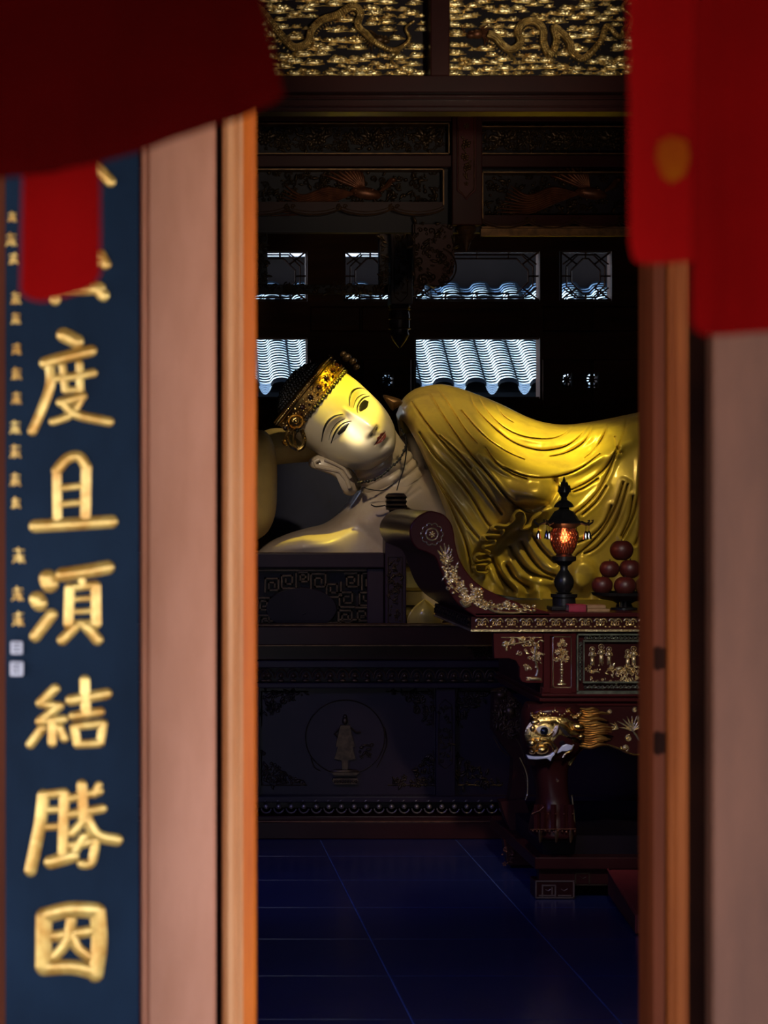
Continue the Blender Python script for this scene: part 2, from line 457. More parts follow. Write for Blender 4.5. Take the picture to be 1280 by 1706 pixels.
b = MB(); b.box(XL - 0.15, XR + 0.15, 3.98, 4.1, 2.72, 4.3); b.box(XL - 0.15, -0.02, 4.02, 4.1, 0, 2.72); b.box(1.13, XR + 0.15, 4.02, 4.1, 0, 2.72); struct(b.build('wall_front', M['wall_dark'], smooth=False))

# back wall with window openings
q = RL(YB)
b = MB()
def wseg(x0, x1, y0, y1): b.box(q.x(x0), q.x(x1), YB, YB + 0.14, q.z(y1), q.z(y0))
pxL, pxR = VX + XL / q.k, VX + XR / q.k
pyT, pyB = VY - (4.3 - H) / q.k, VY + H / q.k
upper = [(330, 512), (572, 662), (690, 900), (932, 1020), (1080, 1290)]
lower = [(300, 512), (690, 900), (1080, 1290)]
holes = [(634, 656, 622, 646), (934, 954, 620, 646), (974, 998, 620, 644)]
def band(y0, y1, ops):
    x = pxL
    for o in sorted(ops):
        wseg(x, o[0], y0, y1); x = o[1]
    wseg(x, pxR, y0, y1)
band(pyT, 418, [])
band(418, 502, upper)
band(502, 563, [])
band(563, 620, lower)
band(620, 646, lower + [(h[0], h[1]) for h in holes])
band(646, 664, lower)
band(664, pyB, [])
wall_back = struct(b.build('wall_back', M['wall_dark'], smooth=False))

def lattice_window(n, x0, x1, y0, y1, oct_in=20, cut=26):
    w = struct(empty('window_%d' % n, (q.x((x0 + x1) / 2), YB + 0.06, q.z(y1))))
    f = RL(YB + 0.06)
    t = 3.2
    for a in (rect(x0, x1, y0, y0 + t), rect(x0, x1, y1 - t, y1), rect(x0, x0 + t, y0, y1), rect(x1 - t, x1, y0, y1)):
        f.rprism(a, 0.03, 0.03)
    f.build('window_frame', M['wall_dark'], w, smooth=False)
    m = RL(YB + 0.06)
    a0, a1, c0, c1 = x0 + oct_in, x1 - oct_in, y0 + 13, y1 - 13
    c = min(cut, (c1 - c0) * 0.33)
    for off in (0, 8):
        A0, A1, C0, C1 = a0 - off, a1 + off, c0 - off * 0.8, c1 + off * 0.8
        oc = [(A0 + c, C0), (A1 - c, C0), (A1, C0 + c), (A1, C1 - c), (A1 - c, C1), (A0 + c, C1), (A0, C1 - c), (A0, C0 + c)]
        m.line(oc, 1.5, n=4, closed=True)
    for sx, sy, ex, ey in ((x0, y0, a0 + c / 2, c0 + c / 2), (x1, y0, a1 - c / 2, c0 + c / 2), (x0, y1, a0 + c / 2, c1 - c / 2), (x1, y1, a1 - c / 2, c1 - c / 2)):
        m.line([(sx, sy), (ex, ey)], 1.5, n=4)
        m.line([(sx + (ex - sx) * 0.2, ey), (ex, sy + (ey - sy) * 0.2)], 1.3, n=4)
    nx = max(1, int((x1 - x0) / 55))
    for i in range(nx):
        xx = x0 + (x1 - x0) * (i + 1) / (nx + 1)
        m.line([(xx, y0), (xx, c0)], 1.6, n=4); m.line([(xx, c1), (xx, y1)], 1.6, n=4)
    yy = (y0 + y1) / 2
    m.line([(x0, yy), (a0, yy)], 1.5, n=4); m.line([(a1, yy), (x1, yy)], 1.5, n=4)
    m.build('lattice', M['wall_dark'], w, smooth=False)
for n, (xa, xb) in enumerate(upper): lattice_window(n + 1, xa, xb, 418, 502)
def plain_window(n, x0, x1, y0, y1):
    w = struct(empty('window_%d' % n, (q.x((x0 + x1) / 2), YB + 0.06, q.z(y1))))
    f = RL(YB + 0.06)
    t = 2.5
    for a in (rect(x0, x1, y0, y0 + t), rect(x0, x1, y1 - t, y1), rect(x0, x0 + t, y0, y1), rect(x1 - t, x1, y0, y1)):
        f.rprism(a, 0.03, 0.03)
    f.build('window_frame', M['wall_dark'], w, smooth=False)
    return w
for n, (xa, xb) in enumerate(lower): plain_window(6 + n, xa, xb, 563, 664)
for n, h in enumerate(holes):            # small pierced rosettes in the panelled doors
    w = plain_window(9 + n, *h)
    m = RL(YB + 0.06)
    cx, cy = (h[0] + h[1]) / 2, (h[2] + h[3]) / 2
    for a in (0.25, 0.75, 1.25, 1.75):
        m.leaf(cx, cy, 9, 4, 1.5, a * PI)
    m.line([(cx, h[2]), (cx, h[3])], 1.4, n=4); m.line([(h[0], cy), (h[1], cy)], 1.4, n=4)
    for sx in (h[0] + 2, h[1] - 2):
        for sy in (h[2] + 2, h[3] - 2): m.dome(sx, sy, 5.5, 5.5, 2)
    m.build('pierced_rosette', M['wall_dark'], w)
# framed door panels between the windows of the back wall
m = RL(YB)
for (xa, xb) in ((905, 985), (988, 1072), (518, 600), (604, 684)):
    for (ya, yb) in ((512, 552), (600, 735), (745, 1000)):
        m.line(rect(xa, xb, ya, yb), 2.0, n=4, closed=True)
m.build('door_panel_moulding', M['wall_dark'], wall_back, smooth=False)

# ---------------- neighbouring roof seen through the back windows
EY, EZ = 17.5, 2.40
rf = tag(empty('neighboring_roof', (2.5, EY + 0.8, 0)), 'pale glazed tile roof of the next building seen through the back windows', 'roof')
pitch = R(30); SL = 1.75; nT = 40; ds = SL / nT
per = 54 * EY / F
def tile_column(kind, xc, w):
    t = MB(); rows = []; mi = []
    def row(s_, lift):
        y = EY + s_ * math.cos(pitch) - lift * math.sin(pitch); z = EZ + s_ * math.sin(pitch) + lift * math.cos(pitch)
        out = []
        for k in range(9):
            u = -1 + 2 * k / 8
            hgt = 0.044 * math.sqrt(max(0, 1 - u * u)) if kind == 'hump' else -0.012 * (1 - u * u)
            out.append((xc + u * w / 2, y - hgt * math.sin(pitch), z + hgt * math.cos(pitch)))
        return out
    for j in range(nT):
        a = row(j * ds, 0.017); c = row((j + 1) * ds, 0.0)
        t.grid([a, c], mi=0)
        d = row((j + 1) * ds, 0.017)
        t.grid([c, d], mi=1)  # riser colour paints the shaded gap under each tile edge
    a = row(0, 0.011)
    lip = [(p[0], p[1] - 0.004, p[2] - (0.03 if kind == 'hump' else 0.028 + 0.055 * (1 - (-1 + 2 * k / 8) ** 2))) for k, p in enumerate(a)]
    if kind == 'hump':
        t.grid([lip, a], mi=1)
    else:                      # hanging drip tile, banded dark to match the painted gaps of its neighbours
        steps = 6
        for s_ in range(steps):
            f0, f1 = s_ / steps, (s_ + 0.6) / steps; f2 = (s_ + 1) / steps
            def mix(f): return [tuple(p[i] + (l[i] - p[i]) * f for i in range(3)) for p, l in zip(a, lip)]
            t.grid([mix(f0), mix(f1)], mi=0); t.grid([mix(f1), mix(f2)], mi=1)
    return t
xs0 = (712 - VX) * EY / F - 12 * per
ph = tile_column('hump', xs0 + per / 2, per * 0.66).build('cover_tile_row', [M['roof_tile'], M['roof_shade']], rf, smooth=False)
pc = tile_column('channel', xs0, per * 0.40).build('drip_tile_row', [M['roof_tile'], M['roof_shade']], rf, smooth=False)
for i in range(1, 27):
    part_copy(ph, 'cover_tile_row', rf, (i * per, 0, 0)); part_copy(pc, 'drip_tile_row', rf, (i * per, 0, 0))
b = MB()
dx0, dx1 = xs0 - 0.3, xs0 + 27 * per
yy = EY + SL * math.cos(pitch); zz = EZ + SL * math.sin(pitch)
b.add([(dx0, EY + 0.05, EZ - 0.06), (dx1, EY + 0.05, EZ - 0.06), (dx1, yy, zz - 0.06), (dx0, yy, zz - 0.06),
       (dx0, EY + 0.05, EZ - 0.12), (dx1, EY + 0.05, EZ - 0.12), (dx1, yy, zz - 0.14), (dx0, yy, zz - 0.14)],
      [(0, 1, 2, 3), (4, 7, 6, 5), (0, 4, 5, 1), (2, 6, 7, 3), (1, 5, 6, 2), (0, 3, 7, 4)])
b.build('roof_deck', M['roof_shade'], rf, smooth=False)
b = MB(); b.box(dx0, dx1, EY + 0.6, EY + 0.75, 0, EZ + 0.2); b.build('building_wall', M['roof_shade'], rf, smooth=False)
b = MB(); b.box(dx0, dx1, yy + 0.02, yy + 0.2, 0, 6.2); wl = b.build('upper_wall', M['outer_wall'], rf, smooth=False)
b = MB(); p0 = P(395, 427, yy); p1 = P(660, 419, yy); b.box(p0.x, p1.x, yy - 0.02, yy + 0.03, p0.z, p1.z)
b.build('string_course', M['outer_white'], wl, smooth=False)
b = MB(); b.box(-12, 14, YB + 0.5, 24, -0.2, -0.02); struct(b.build('floor_courtyard', M['yard'], smooth=False))

# ---------------- doorway in the foreground
YD = 4.0
d = RL(YD)
def up(x0, x1, f0, f1, name, m, parent, z0=0.0, z1=2.72, bev=0.0):
    b = MB(); b.box(d.x(x0), d.x(x1), YD - f0, YD + f1, z0, z1)
    return b.build(name, m, parent, smooth=False, bev=bev)
def moulded(pts, name, m, parent, z0=0.0, z1=2.72):
    """pts = (px, metres in front of the plane): a moulding profile run from floor to lintel"""
    b = MB()
    n = len(pts)
    lo = [(d.x(a), YD - f, z0) for a, f in pts]; hi = [(d.x(a), YD - f, z1) for a, f in pts]
    b.add(lo + hi, [tuple(range(n)), tuple(range(n, 2 * n))] + [(i, (i + 1) % n, n + (i + 1) % n, n + i) for i in range(n)])
    return b.build(name, m, parent, smooth=True, angle=35)
door1 = struct(empty('door_1', (d.x(340), YD, 0)))
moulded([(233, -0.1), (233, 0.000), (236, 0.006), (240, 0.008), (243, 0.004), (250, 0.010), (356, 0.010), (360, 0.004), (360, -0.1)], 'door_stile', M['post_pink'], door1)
up(360, 373, -0.045, 0.1, 'shadow_gap', M['gap'], door1)
moulded([(371, -0.1), (371, 0.006), (374, 0.014), (380, 0.020), (387, 0.018), (392, 0.011), (396, 0.012), (400, 0.016), (405, 0.011), (405, -0.1)], 'jamb_bead', M['trim_light'], door1)
moulded([(405, -0.1), (405, 0.012), (418, 0.012), (424, 0.008), (428, 0.000), (428, -0.1)], 'jamb_board', M['trim_orange'], door1)
up(233, 250, -0.005, 0.1, 'floor_block', M['trim_orange'], door1, 0.0, d.z(1580)) if False else None
door2 = struct(empty('door_2', (d.x(1180), YD, 0)))
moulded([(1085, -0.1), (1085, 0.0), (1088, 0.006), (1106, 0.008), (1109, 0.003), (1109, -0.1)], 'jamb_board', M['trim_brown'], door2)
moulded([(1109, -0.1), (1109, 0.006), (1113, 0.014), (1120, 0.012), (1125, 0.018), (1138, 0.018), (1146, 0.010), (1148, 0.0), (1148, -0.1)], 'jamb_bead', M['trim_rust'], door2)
up(1148, 1186, -0.05, 0.1, 'shadow_gap', M['gap'], door2)
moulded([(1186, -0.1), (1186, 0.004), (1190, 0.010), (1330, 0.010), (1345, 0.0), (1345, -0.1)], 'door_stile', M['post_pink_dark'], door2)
for py in (1097, 1238):
    b = RL(YD - 0.008)
    b.rbox(1090, 1108, py - 17, py + 17, 0.002, 0.002)
    b.rbox(1094, 1098, py - 20, py + 20, 0.005, 0.0)
    b.build('hinge', M['gap'], door2, smooth=False)
b = MB(); b.box(d.x(-400), d.x(1500), YD - 0.05, YD + 0.12, 2.62, 2.72); struct(b.build('trim_1', M['trim_brown'], smooth=False))
b = MB(); b.box(d.x(428), d.x(1085), YD - 0.03, YD + 0.11, 0.0, 0.10); struct(b.build('trim_2', M['trim_brown'], smooth=False))
# unseen board added to shade the tops of the hanging cloths
b = MB(); b.box(-5, 8, 0.85, 0.93, 1.90, 2.72); struct(b.build('shade_board', M['trim_brown'], smooth=False))
# column behind the couplet board
b = MB(); b.lathe((d.x(60), YD + 0.02, 0), [(0.17, 0), (0.17, 2.72)], 40); struct(b.build('wall_column', M['trim_brown']))

# ================================================================== the reclining statue
statue = thing('reclining_statue', P(800, 1000, 10.9), 'large reclining deity statue with pale face and pleated golden robe', 'statue')

def interp(x, pts):
    return np.interp(x, [p[0] for p in pts], [p[1] for p in pts])
def scurve(x, pts):
    """smooth interpolation through pts"""
    q = smooth_path([(a, b, 0) for a, b in pts], 8)
    return np.interp(x, [p[0] for p in q], [p[1] for p in q])
def dist(PX, PY, poly):
    d2 = np.full(PX.shape, 1e9)
    for (ax, ay), (bx, by) in zip(poly[:-1], poly[1:]):
        vx, vy = bx - ax, by - ay
        L = vx * vx + vy * vy + 1e-9
        t = np.clip(((PX - ax) * vx + (PY - ay) * vy) / L, 0, 1)
        d2 = np.minimum(d2, (PX - ax - t * vx) ** 2 + (PY - ay - t * vy) ** 2)
    return np.sqrt(d2)
def Z4(pts):        # robe tracing units -> frame units
    return [(p[0], p[1]) for p in smooth_path([(640 + a * .3594, 620 + b * .3594, 0) for a, b in pts], 5)]
FOLDS = [Z4(p) for p in (
    [(130, 140), (200, 240), (285, 340), (370, 430), (450, 530), (545, 655)],
    [(215, 105), (260, 180), (330, 285), (400, 380), (480, 470), (570, 580), (640, 635), (700, 655)],
    [(165, 280), (230, 380), (320, 470), (400, 570), (465, 680), (500, 720)],
    [(125, 290), (190, 420), (260, 520), (330, 620), (390, 710), (440, 770)],
    [(150, 360), (230, 480), (295, 590), (340, 690), (380, 790), (410, 930)],
    [(260, 295), (340, 370), (400, 440)],
    [(245, 70), (300, 150), (370, 260), (430, 330)],
    [(395, 80), (420, 160), (490, 240), (590, 320), (680, 355), (760, 362), (850, 340), (920, 285), (960, 235)],
    [(430, 95), (470, 170), (540, 245), (620, 290), (700, 308), (780, 308), (840, 285), (890, 240)],
    [(510, 130), (545, 195), (600, 235)],
    [(360, 180), (410, 240), (480, 310), (570, 370), (650, 405)],
    [(770, 392), (850, 372), (930, 320), (975, 235)],
    [(470, 350), (520, 420), (590, 470), (660, 495)],
    [(560, 445), (650, 480), (740, 490), (840, 475), (920, 440), (1000, 380)],
    [(1040, 215), (1020, 290), (975, 360), (930, 400)],
    [(1130, 195), (1112, 280), (1080, 355), (1030, 440), (950, 505), (870, 545)],
    [(1090, 350), (1050, 440), (1000, 540), (940, 610), (885, 655)],
    [(990, 495), (930, 535), (880, 555)],
    [(1030, 530), (985, 600), (920, 660)],
    [(1055, 620), (1020, 700), (960, 760), (895, 790)],
    [(1110, 510), (1075, 620), (1015, 730), (950, 800), (890, 850)],
    [(1130, 520), (1095, 640), (1055, 730), (985, 810), (930, 840)],
    [(1190, 415), (1180, 560), (1155, 670), (1105, 770)],
    [(1155, 575), (1135, 680), (1100, 760)],
    [(1225, 410), (1212, 560), (1190, 720), (1165, 800)],
    [(1070, 300), (1080, 350), (1095, 375)],
)]
DRAPE = [Z4(p) for p in (
    [(585, 810), (620, 870), (680, 930), (780, 960)],
    [(640, 790), (680, 860), (735, 920), (800, 945)],
    [(690, 760), (730, 820), (790, 880)],
    [(505, 870), (540, 950), (600, 1015)],
    [(570, 900), (605, 955), (670, 1000)],
)]
TOP = [(655, 700), (662, 686), (672, 664), (690, 649), (710, 643), (735, 640), (760, 645), (790, 655), (830, 671), (880, 695), (915, 705), (950, 707), (1000, 700), (1040, 692), (1085, 683), (1150, 676), (1220, 682), (1300, 712), (1400, 760), (1500, 800), (1600, 840)]
BOT = [(655, 1000), (770, 985), (800, 985), (830, 990), (860, 996), (920, 998), (1000, 1002), (1600, 1005)]
LEFT = [(0, 660), (.06, 664), (.23, 690), (.42, 718), (.61, 742), (.87, 764), (1, 775)]
NU, NV = 600, 330
u = np.linspace(0, 1, NU)[None, :] ** 1.6
w = np.linspace(0, 1, NV)[:, None]
v = w ** 1.35
Lv = interp(v, LEFT)
PX = Lv + (1600 - Lv) * u
tp_ = scurve(PX, TOP); bt_ = interp(PX, BOT)
PY = tp_ + (bt_ - tp_) * v
vv = np.clip(v / 0.55, 0, 1)
depth = 0.58 * np.sqrt(1 - (1 - vv) ** 2) + 0.07 * v + 0 * PX
depth *= 1 - 0.35 * np.clip((PX - 1250) / 350, 0, 1)
bumpf = np.zeros_like(PX)
def ridge(poly, sig, h):
    global bumpf
    bumpf = bumpf + h * np.exp(-(dist(PX, PY, poly) / sig) ** 2)
def blob(cx, cy, sx, sy, h, rot=0):
    global bumpf
    ca, sa = math.cos(rot), math.sin(rot)
    X = (PX - cx) * ca + (PY - cy) * sa; Y = -(PX - cx) * sa + (PY - cy) * ca
    bumpf = bumpf + h * np.exp(-(X / sx) ** 2 - (Y / sy) ** 2)
ridge([(700, 675), (745, 720), (800, 768), (850, 805), (895, 815)], 42, 0.10)           # the arm
ridge([(790, 690), (850, 725), (915, 733), (980, 722), (1030, 700)], 15, 0.030)           # upper catenary roll
ridge([(800, 752), (850, 776), (900, 787), (960, 778), (1010, 757), (1050, 730)], 14, 0.050)  # lower roll
ridge([(830, 722), (900, 755), (960, 752), (1010, 735)], 12, -0.035)
blob(890, 822, 36, 26, 0.06, -0.2)
ridge([(925, 800), (928, 820), (915, 840), (890, 848), (860, 845)], 5, -0.05)          # under the sleeve edge
ridge([(885, 866), (850, 888), (815, 925)], 15, -0.075)                                  # hollow under the hem
blob(1070, 720, 70, 45, 0.06)
blob(1040, 860, 70, 80, -0.03)
ridge([(690, 690), (760, 800), (800, 900)], 30, 0.03)
bumpf += 0.055 / (1 + np.exp((np.hypot((PX - 972) / 20, (PY - 957) / 25) - 1) * 9))         # rounded sleeve lobe
for f in FOLDS:
    dd = dist(PX, PY, f)
    bumpf += -0.026 * np.exp(-(dd / 1.25) ** 2) + 0.004 * np.exp(-((dd - 5.0) / 3.5) ** 2)
for f in DRAPE:
    dd = dist(PX, PY, f)
    bumpf += -0.040 * np.exp(-(dd / 1.9) ** 2) + 0.014 * np.exp(-((dd - 9.0) / 5.5) ** 2)
hemw = np.clip((PY - 955) / 30, 0, 1)
bumpf += 0.03 * hemw * np.sin(PX / 7.5 + np.sin(PX / 23)) * np.exp(-((PX - 880) / 180) ** 2)
fade = np.clip(v / 0.05, 0, 1)
YF = 11.06 - depth - bumpf * (0.35 + 0.65 * fade)
# round the left border over its own thickness
YF += 0.10 * np.exp(-((PX - Lv) / 4.5) ** 1.2)
mb = MB()
front = [[((PX[i, j] - VX) * YF[i, j] / F, YF[i, j], H - (PY[i, j] - VY) * YF[i, j] / F) for j in range(NU)] for i in range(NV)]
mb.grid(front)
# the far side of the body: a plain rounded back closing the same outline
NB = 14
rowT, rowB = front[0], front[-1]
def back_row(t, step=1):
    out = []
    for j in range(0, NU):
        a = Vector(rowT[j]); c = Vector(rowB[j])
        p = a + (c - a) * t
        p.y += 0.42 * math.sin(PI * t) + 0.25 * t
        out.append(p)
    return out
mb.grid([rowT] + [back_row(i / NB) for i in range(1, NB)] + [back_row(1.0)])
robe = mb.build('robe', M['robe'], statue, angle=70)

# ruffled edge of the sleeve
def Z7(pts): return [(640 + a * .2031, 850 + c * .2031) for a, c in pts]
hem_pts = Z7([(1290, 20), (1220, 70), (1190, 130), (1130, 150), (1150, 90), (1145, 30), (1100, 10), (1065, 45), (1055, 90), (1000, 130), (920, 125), (890, 150), (930, 165), (975, 165), (960, 205), (870, 205), (825, 215), (830, 245), (905, 250), (890, 280), (830, 295), (820, 320), (860, 345), (830, 360), (770, 365), (745, 390), (770, 415), (850, 405), (865, 425), (830, 445), (760, 450), (740, 475), (765, 505), (830, 515), (862, 490)])
hp = smooth_path([(a, c, 0) for a, c in hem_pts], 5)
mb = MB()
yh = 10.36
rows = []
for i, p in enumerate(hp):
    o = P(p[0], p[1], yh)
    rows.append(o)
rad = [0.0085 + 0.002 * math.sin(i * 0.7) for i in range(len(rows))]
mb.tube([o + Vector((0, 0.015, 0)) for o in rows], rad, n=10, flat=5.0)
mb.build('sleeve_ruffle', M['robe'], statue)

# ---------------- torso: chest, neck and the resting arm, one skin
NU, NV = 170, 110
CT = [(424, 926), (430, 918), (440, 909), (452, 901), (480, 889), (510, 880), (540, 872), (562, 856), (582, 832), (600, 806), (630, 770), (655, 735), (690, 722), (715, 748), (745, 810), (780, 880)]
u = np.linspace(0, 1, NU)[None, :]; w = np.linspace(0, 1, NV)[:, None]; v = w ** 1.3
PX = 424 + 356 * u + 0 * v
tp_ = scurve(PX, CT); bt_ = 938.0 + 0 * PX
PY = tp_ + (bt_ - tp_) * v
vv = np.clip(v / 0.6, 0, 1)
depth = 0.44 * np.sqrt(1 - (1 - vv) ** 2) * np.clip((PX - 415) / 90, 0.10, 1) ** 0.5
bumpf = np.zeros_like(PX)
blob(655, 840, 55, 45, 0.05); blob(490, 905, 60, 18, 0.05)
ridge([(560, 866), (600, 880), (640, 920)], 10, -0.012)
ridge([(605, 812), (625, 830), (665, 840), (700, 815)], 2.5, -0.008)
YF = 10.97 - depth - bumpf * np.clip(v / 0.1, 0, 1)
mb = MB()
front = [[((PX[i, j] - VX) * YF[i, j] / F, YF[i, j], H - (PY[i, j] - VY) * YF[i, j] / F) for j in range(NU)] for i in range(NV)]
mb.grid(front)
rowT, rowB = front[0], front[-1]
mb.grid([rowT] + [back_row(i / NB) for i in range(1, NB)] + [back_row(1.0)])
# neck with its three creases
nk0, nk1 = P(612, 728, 10.66), P(662, 812, 10.66)
pts = []; rad = []
for i in range(40):
    t = i / 39
    pts.append(nk0.lerp(nk1, t) + Vector((0, 0.02 * t, 0)))
    cr = sum(math.exp(-((t - c) / 0.022) ** 2) for c in (0.55, 0.70, 0.84))
    rad.append(0.128 + 0.03 * t * t - 0.009 * cr)
mb.tube(pts, rad, n=48)
mb.build('torso', M['skin'], statue, angle=70)

# ---------------- head
S_ = 10.45 / F
a_ = Vector((0.64, 0, 0.77)); b_ = Vector((-0.77, 0, 0.64)); c_ = Vector((0, -1, 0))
a_.normalize(); b_.normalize()
psi = R(13)
f_ = c_ * math.cos(psi) + a_ * math.sin(psi)
l_ = a_ * math.cos(psi) - c_ * math.sin(psi)
pit = R(2)
f2 = f_ * math.cos(pit) + b_ * math.sin(pit); b2 = b_ * math.cos(pit) - f_ * math.sin(pit)
f_, b_ = f2, b2
EYE_MID = P(586, 691.5, 10.40)
HC = EYE_MID - f_ * 62 * S_
def hw(a, b, c): return HC + (l_ * a + b_ * b + f_ * c) * S_
LV = [(-93, 5, 44, 0), (-91, 14, 52, -4), (-86, 26, 58, -6), (-78, 38, 61.5, -8), (-66, 49, 62, -14), (-50, 57.5, 62, -34), (-30, 64, 62, -52), (-10, 67, 62.5, -62), (10, 68.5, 64, -68), (30, 69.5, 66, -72), (55, 68, 64, -74), (80, 61, 55, -68), (100, 46, 40, -52), (112, 29, 24, -34), (118, 10, 8, -12)]
def lvl(b, k): return float(np.interp(b, [q_[0] for q_ in LV2], [q_[k] for q_ in LV2]))
LV2 = [tuple(p) for p in smooth_path([(q_[0], q_[1], q_[2]) for q_ in LV], 8)]
LVb = smooth_path([(q_[0], q_[3], 0) for q_ in LV], 8)
LV2 = [(p[0], p[1], p[2], r_[1]) for p, r_ in zip(LV2, LVb)]
def G(a, b, ca, cb, sa, sb): return math.exp(-((a - ca) / sa) ** 2 - ((b - cb) / sb) ** 2)
def sstep(x, lo, hi):
    t = min(max((x - lo) / (hi - lo), 0), 1); return t * t * (3 - 2 * t)
def feat(a, b):
    d = 0.0
    s = abs(a)
    # nose
    if b > -50:
        t = sstep(b, 22, -40)
        hgt = 3 * sstep(b, 24, 6) + 17.5 * t if b > -41 else 20.5 * sstep(b, -49, -41)
        wid = 5.0 + 5.0 * t
        d += hgt * math.exp(-(a / wid) ** 2)
        d += 6.5 * G(s, b, 10.0, -41, 4.8, 5.5)
    # brow and sockets
    d += 2.4 * math.exp(-((b - (12 + 9 * math.exp(-((s - 34) / 17) ** 2))) / 5.5) ** 2) * sstep(s, 4, 14) * (1 - sstep(s, 50, 62))
    d -= 6.5 * G(s, b, 29, 1, 19, 11) 
    d += 6.8 * G(s, b, 30, 1, 15, 7.5)                         # heavy lids
    d -= 1.6 * math.exp(-((b - (7.5 - 0.010 * (s - 30) ** 2)) / 1.6) ** 2) * (1 - sstep(abs(s - 30), 15, 20))
    # cheeks, mouth, chin
    d += 3.5 * G(s, b, 36, -34, 20, 22)
    up = -57.5 + 2.0 * math.exp(-((s - 4.5) / 3.5) ** 2) - 0.8 * math.exp(-(s / 2.2) ** 2)
    d += 5.0 * G(a, b, 0, -62, 17, 12)
    d += 3.6 * math.exp(-((b - up) / 3.4) ** 2) * (1 - sstep(s, 9, 17))
    d += 4.2 * math.exp(-((b + 66.5) / 3.8) ** 2) * (1 - sstep(s, 6, 14))
    d -= 3.2 * math.exp(-((b + 61.3) / 1.2) ** 2) * (1 - sstep(s, 13, 18))
    d -= 2.6 * G(a, b, 0, -74, 11, 3.5)
    d -= 1.6 * G(a, b, 0, -51, 3.0, 5)
    d += 4.0 * G(a, b, 0, -84, 13, 8)
    return d
def face_c(a, b):
    Wd, Fd = lvl(b, 1), lvl(b, 2)
    x = max(0.0, 1 - (a / Wd) ** 2)
    return Fd * math.sqrt(x) + feat(a, b) * sstep(math.sqrt(x), 0.12, 0.45)
bl = list(np.linspace(-93, -40, 90)) + list(np.linspace(-39.4, 30, 110)) + list(np.linspace(31.5, 118, 50))
rows = []
NF, NBK = 150, 36
for bb in bl:
    Wd, Fd, Bd = lvl(bb, 1), lvl(bb, 2), lvl(bb, 3)
    row = []
    for i in range(NF):
        t = i / (NF - 1)
        ang = PI * t
        aa = -Wd * (0.55 * math.cos(ang) + 0.45 * (1 - 2 * t)) if Wd > 0 else 0
        row.append(hw(aa, bb, face_c(aa, bb)))
    for i in range(1, NBK):
        ang = PI * i / NBK
        row.append(hw(Wd * math.cos(ang), bb, Bd * math.sin(ang)))
    rows.append(row)
mb = MB(); mb.grid(rows, closed_u=True)
n_ = NF + NBK - 1
mb.f.append(tuple(range(n_))); mb.mi.append(0)
mb.f.append(tuple(range((len(bl) - 1) * n_, len(bl) * n_))); mb.mi.append(0)
head = mb.build('head', M['face'], statue, angle=75)

def skin_strip(upper, lower, lift, m, name, parent, nn=26, mm=5, solid=1.5):
    U = smooth_path([(a, b, 0) for a, b in upper], 10); L = smooth_path([(a, b, 0) for a, b in lower], 10)
    def at(Pq, t):
        x = t * (len(Pq) - 1); i = min(int(x), len(Pq) - 2); return Pq[i].lerp(Pq[i + 1], x - i)
    rows = []
    for i in range(mm):
        row = []
        for j in range(nn):
            p = at(U, j / (nn - 1)).lerp(at(L, j / (nn - 1)), i / (mm - 1))
            edge = 1 - (2 * i / (mm - 1) - 1) ** 2
            row.append(hw(p.x, p.y, face_c(p.x, p.y) + lift * (0.35 + 0.65 * edge)))
        rows.append(row)
    mb = MB(); mb.grid(rows)
    back = [[hw(0, 0, 0) * 0 + Vector(p) - f_ * solid * S_ for p in r_] for r_ in rows]
    mb.grid(back)
    return mb.build(name, m, parent)
for sg in (-1, 1):
    def S(pts): return [(sg * a, b) for a, b in pts]
    lw = S([(10, -6.5), (18, -7.5), (29, -8.6), (40, -6.6), (50, -3.5)]) if sg < 0 else [(10, -7), (18, -10), (29, -13), (40, -9.5), (50, -3)]
    e = skin_strip(S([(10, -6), (18, 0.5), (30, 2.5), (41, 1), (50, -3)]), lw, 0.9, M['eye_white'], 'eye', head)
    skin_strip(S([(14, -3.5), (21, -0.5), (29, 0.5), (38, -0.5)]), (S([(14, -6), (21, -7.2), (28, -8.0), (38, -5.5)]) if sg < 0 else [(15, -8), (22, -10.8), (30, -12), (41, -8)]), 1.5, M['ink'], 'iris', head)
    skin_strip(S([(9, -5), (18, 2.5), (30, 5.2), (42, 3.2), (54, -3)]), S([(9, -6.5), (18, 0), (30, 2.2), (42, 0.4), (53, -4)]), 1.4, M['ink'], 'eyelash', head)
    skin_strip(S([(12, 5), (20, 9.2), (30, 11.2), (42, 9), (52, 3)]), S([(12, 4.2), (20, 8), (30, 9.8), (42, 7.8), (52, 2.4)]), 0.8, M['ink'], 'lid_crease', head)
    skin_strip(S([(9, 13), (20, 22), (34, 25.5), (48, 21), (60, 11)]), S([(9, 11.5), (20, 19), (34, 22), (48, 18), (59.5, 10)]), 0.8, M['ink'], 'eyebrow', head)
skin_strip([(-15, -60.8), (-8, -58.4), (-4, -56.4), (0, -57.2), (4, -56.4), (8, -58.4), (15, -60.8)], [(-15, -61), (-8, -61.6), (-4, -61.3), (0, -62), (4, -61.3), (8, -61.6), (15, -61)], 0.7, M['lip'], 'upper_lip', head)
skin_strip([(-13.5, -61.6), (-7, -62.2), (0, -62.4), (7, -62.2), (13.5, -61.6)], [(-13, -62), (-7, -66), (0, -67.6), (7, -66), (13, -62)], 0.7, M['lip'], 'lower_lip', head)
for sg in (-1, 1):
    skin_strip([(sg * 3.5, -45.2), (sg * 7, -44.2), (sg * 10, -45)], [(sg * 3.5, -47.2), (sg * 7, -47.8), (sg * 10, -46.8)], 0.6, M['ink'], 'nostril', head, nn=10, mm=4)

